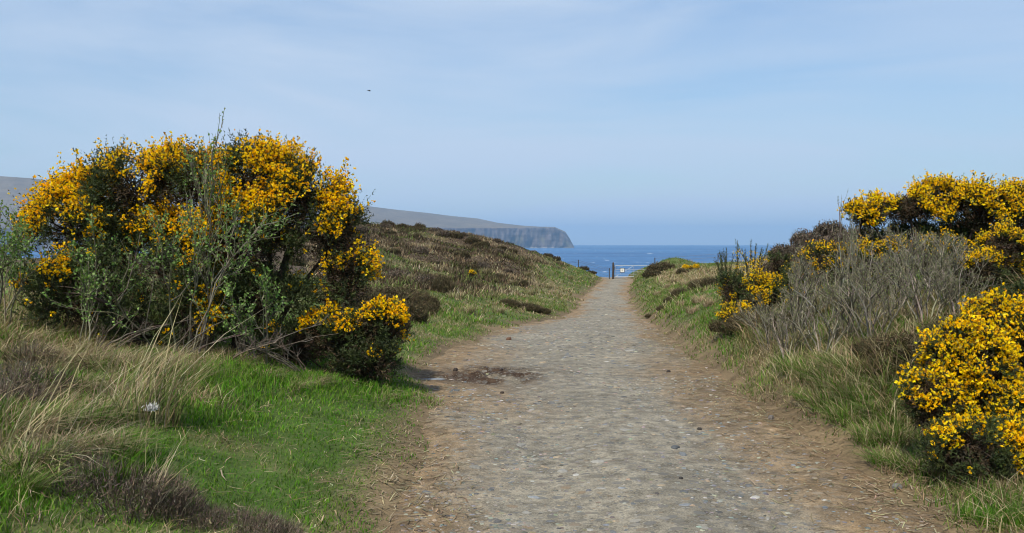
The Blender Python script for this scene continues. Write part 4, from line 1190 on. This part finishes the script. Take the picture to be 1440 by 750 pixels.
# white tuft
A_ = Acc(); n_ = 260
P = np.abs(R.normal(0, 1, (n_, 3))) * np.array([0, 0, 0.02]) + R.normal(0, 1, (n_, 3)) * np.array([0.028, 0.022, 0.008])
V, q, t, cc = blades(P, R.uniform(0.015, 0.04, n_), R.uniform(0.004, 0.009, n_), R.uniform(0, 6.28, n_), R.uniform(0.3, 1.6, n_), np.ones((n_, 3)), 2)
A_.add(V, q, t, cc)
o = link('wool_tuft', A_.mesh('wool_tuft', M_WOOL), None, tuple(ground_at(213, 606) + np.array([0, 0, 0.13])))
o.scale = (0.7, 0.7, 0.7)
tag(o, 'small fluffy white tuft caught in the grass beside the rush tussock', 'wool')

# ------------------------------------------------------------------ gate, fences, sign, bird
def box(acc, lo, hi, c):
    lo, hi = np.array(lo), np.array(hi)
    V = np.array([[x, y, z] for z in (lo[2], hi[2]) for y in (lo[1], hi[1]) for x in (lo[0], hi[0])])
    acc.add(V, q=[[0, 2, 3, 1], [4, 5, 7, 6], [0, 1, 5, 4], [2, 6, 7, 3], [0, 4, 6, 2], [1, 3, 7, 5]], c=c)

def bar(p0, p1, r_, sides=8, c=(1, 1, 1)):
    A = Acc(); V, q = tubes(np.array([[p0, p1]]), np.array([[r_, r_]]), sides); A.add(V, q, c=np.array(c)); return A
GY0 = 76.0
pg = spot(862.5, GY0); pz = float(zp(GY0))
root = empty('gate_post', (pg[0], GY0, pz - 0.05)); tag(root, 'dark weathered wooden gate post at the end of the track', 'post')
A_ = Acc()
g = np.random.default_rng(5)
zz = np.linspace(0, 1.5, 7); P = np.stack([g.normal(0, 0.01, 7), g.normal(0, 0.01, 7), zz], -1)
V, q = tubes(P[None], np.array([[0.105, 0.10, 0.10, 0.095, 0.1, 0.095, 0.075]]), 9); A_.add(V, q, c=lin(66, 58, 52))
A_.add(np.vstack([V[-9:], [[0, 0, 1.53]]]), t=[[i, (i + 1) % 9, 9] for i in range(9)], c=lin(90, 82, 74))
link('post_shaft', A_.mesh('post_shaft', M_WOOD), root)
for zz in (0.35, 1.05):
    A_ = bar((0.09, 0, zz), (0.17, 0, zz), 0.03); link('hinge', A_.mesh('hinge', M_WIRE), root)

gx0, gx1 = pg[0] + 0.17, pg[0] + 3.5
root = empty('field_gate', (gx0, GY0, pz)); tag(root, 'grey metal bar gate closing the end of the track', 'gate')
W_ = gx1 - gx0
for i, zz in enumerate((0.2, 0.42, 0.62, 0.84, 1.18)):
    A_ = bar((0, 0, zz), (W_, 0, zz), 0.024 if i in (0, 4) else 0.014); link('rail', A_.mesh('rail', M_STEEL), root)
for xx in (0.0, W_ * 0.5, W_):
    A_ = bar((xx, 0.0, 0.17), (xx, 0.0, 1.2), 0.022); link('stile', A_.mesh('stile', M_STEEL), root)
A_ = bar((0.05, 0.03, 0.2), (W_ * 0.5, 0.03, 1.17), 0.014); link('brace', A_.mesh('brace', M_STEEL), root)

root = empty('sign', (pg[0] + 0.80, GY0 - 0.05, pz + 0.56)); tag(root, 'small square pale sign with dark border fixed on the gate', 'sign')
A_ = Acc(); box(A_, (-0.21, 0, 0), (0.21, 0.012, 0.40), lin(30, 30, 30)); link('border', A_.mesh('border', M_SIGNB), root)
A_ = Acc(); box(A_, (-0.17, -0.006, 0.04), (0.17, -0.002, 0.36), (1, 1, 1)); link('face', A_.mesh('face', M_SIGN), root)
A_ = Acc(); box(A_, (-0.07, -0.011, 0.12), (0.07, -0.008, 0.28), (1, 1, 1)); link('print', A_.mesh('print', M_SIGNY), root)

def fence(label, x0, x1, y0, y1, posts, zs):
    root = empty('wire_fence', gp(x0, y0)); tag(root, label, 'fence')
    b0 = np.array(root.location)
    pts = []
    for t in posts:
        p = gp(x0 + (x1 - x0) * t, y0 + (y1 - y0) * t) - b0
        pts.append(p)
        A_ = bar(p - np.array([0, 0, 0.2]), p + np.array([0, 0, 1.0]), 0.04, 7, lin(70, 64, 58)); link('post', A_.mesh('post', M_WOOD), root)
    for a_, b_ in zip(pts[:-1], pts[1:]):
        for h_ in zs:
            A_ = bar(a_ + np.array([0, 0, h_]), b_ + np.array([0, 0, h_]), 0.009, 5); link('wire', A_.mesh('wire', M_WIRE), root)
fence('wire fence running from the gate post into the heathery hill', pg[0] - 0.32, pg[0] - 7, GY0 + 0.3, GY0 + 16, (0, 0.35, 0.7, 1.0), (0.3, 0.55, 0.8, 0.95))
fx = spot(996, 72)
fence('wire fence crossing the fawn grass from the gate mound', gx1 + 0.2, fx[0] + 12, GY0, 71, (0, 0.33, 0.66, 1.0), (0.35, 0.65, 0.93))

# bird far out in the sky
root = empty('bird', at(519, 128, 110)); tag(root, 'small dark bird gliding in the open sky', 'bird'); root.rotation_euler = (0.12, 0.15, 0.5)
A_ = Acc()
zz = np.linspace(-0.2, 0.22, 9); P = np.stack([zz, np.zeros(9), np.array([0, .005, .01, .01, .01, .012, .02, .025, .02])], -1)
V, q = tubes(P[None], np.array([[0.012, 0.02, 0.035, 0.05, 0.055, 0.045, 0.035, 0.035, 0.008]]), 8); A_.add(V, q)
A_.add([[-0.17, -0.02, 0], [-0.17, 0.02, 0], [-0.32, 0.06, 0.0], [-0.32, -0.06, 0.0], [-0.25, 0, 0.012]], q=[[0, 1, 2, 3]], t=[[0, 1, 4], [1, 2, 4], [2, 3, 4], [3, 0, 4]])
link('body', A_.mesh('body', M_BIRD, True), root)
for s_ in (-1, 1):
    A_ = Acc()
    pr = [(0.0, 0.09, -0.08, 0.02), (0.16, 0.11, -0.07, 0.09), (0.30, 0.08, -0.07, 0.10), (0.44, 0.0, -0.08, 0.05), (0.52, -0.07, -0.10, 0.01)]
    V = [];
    for (yy, f_, b_, z_) in pr:
        V += [[f_, s_ * (0.03 + yy), z_], [b_, s_ * (0.03 + yy), z_ - 0.006], [(f_ + b_) / 2, s_ * (0.03 + yy), z_ + 0.014]]
    q = []
    for i in range(len(pr) - 1):
        for a_, b_ in ((0, 2), (2, 1), (1, 0)): q.append([3 * i + a_, 3 * i + b_, 3 * i + 3 + b_, 3 * i + 3 + a_])
    A_.add(np.array(V), q=q)
    link('wing', A_.mesh('wing', M_BIRD, True), root)
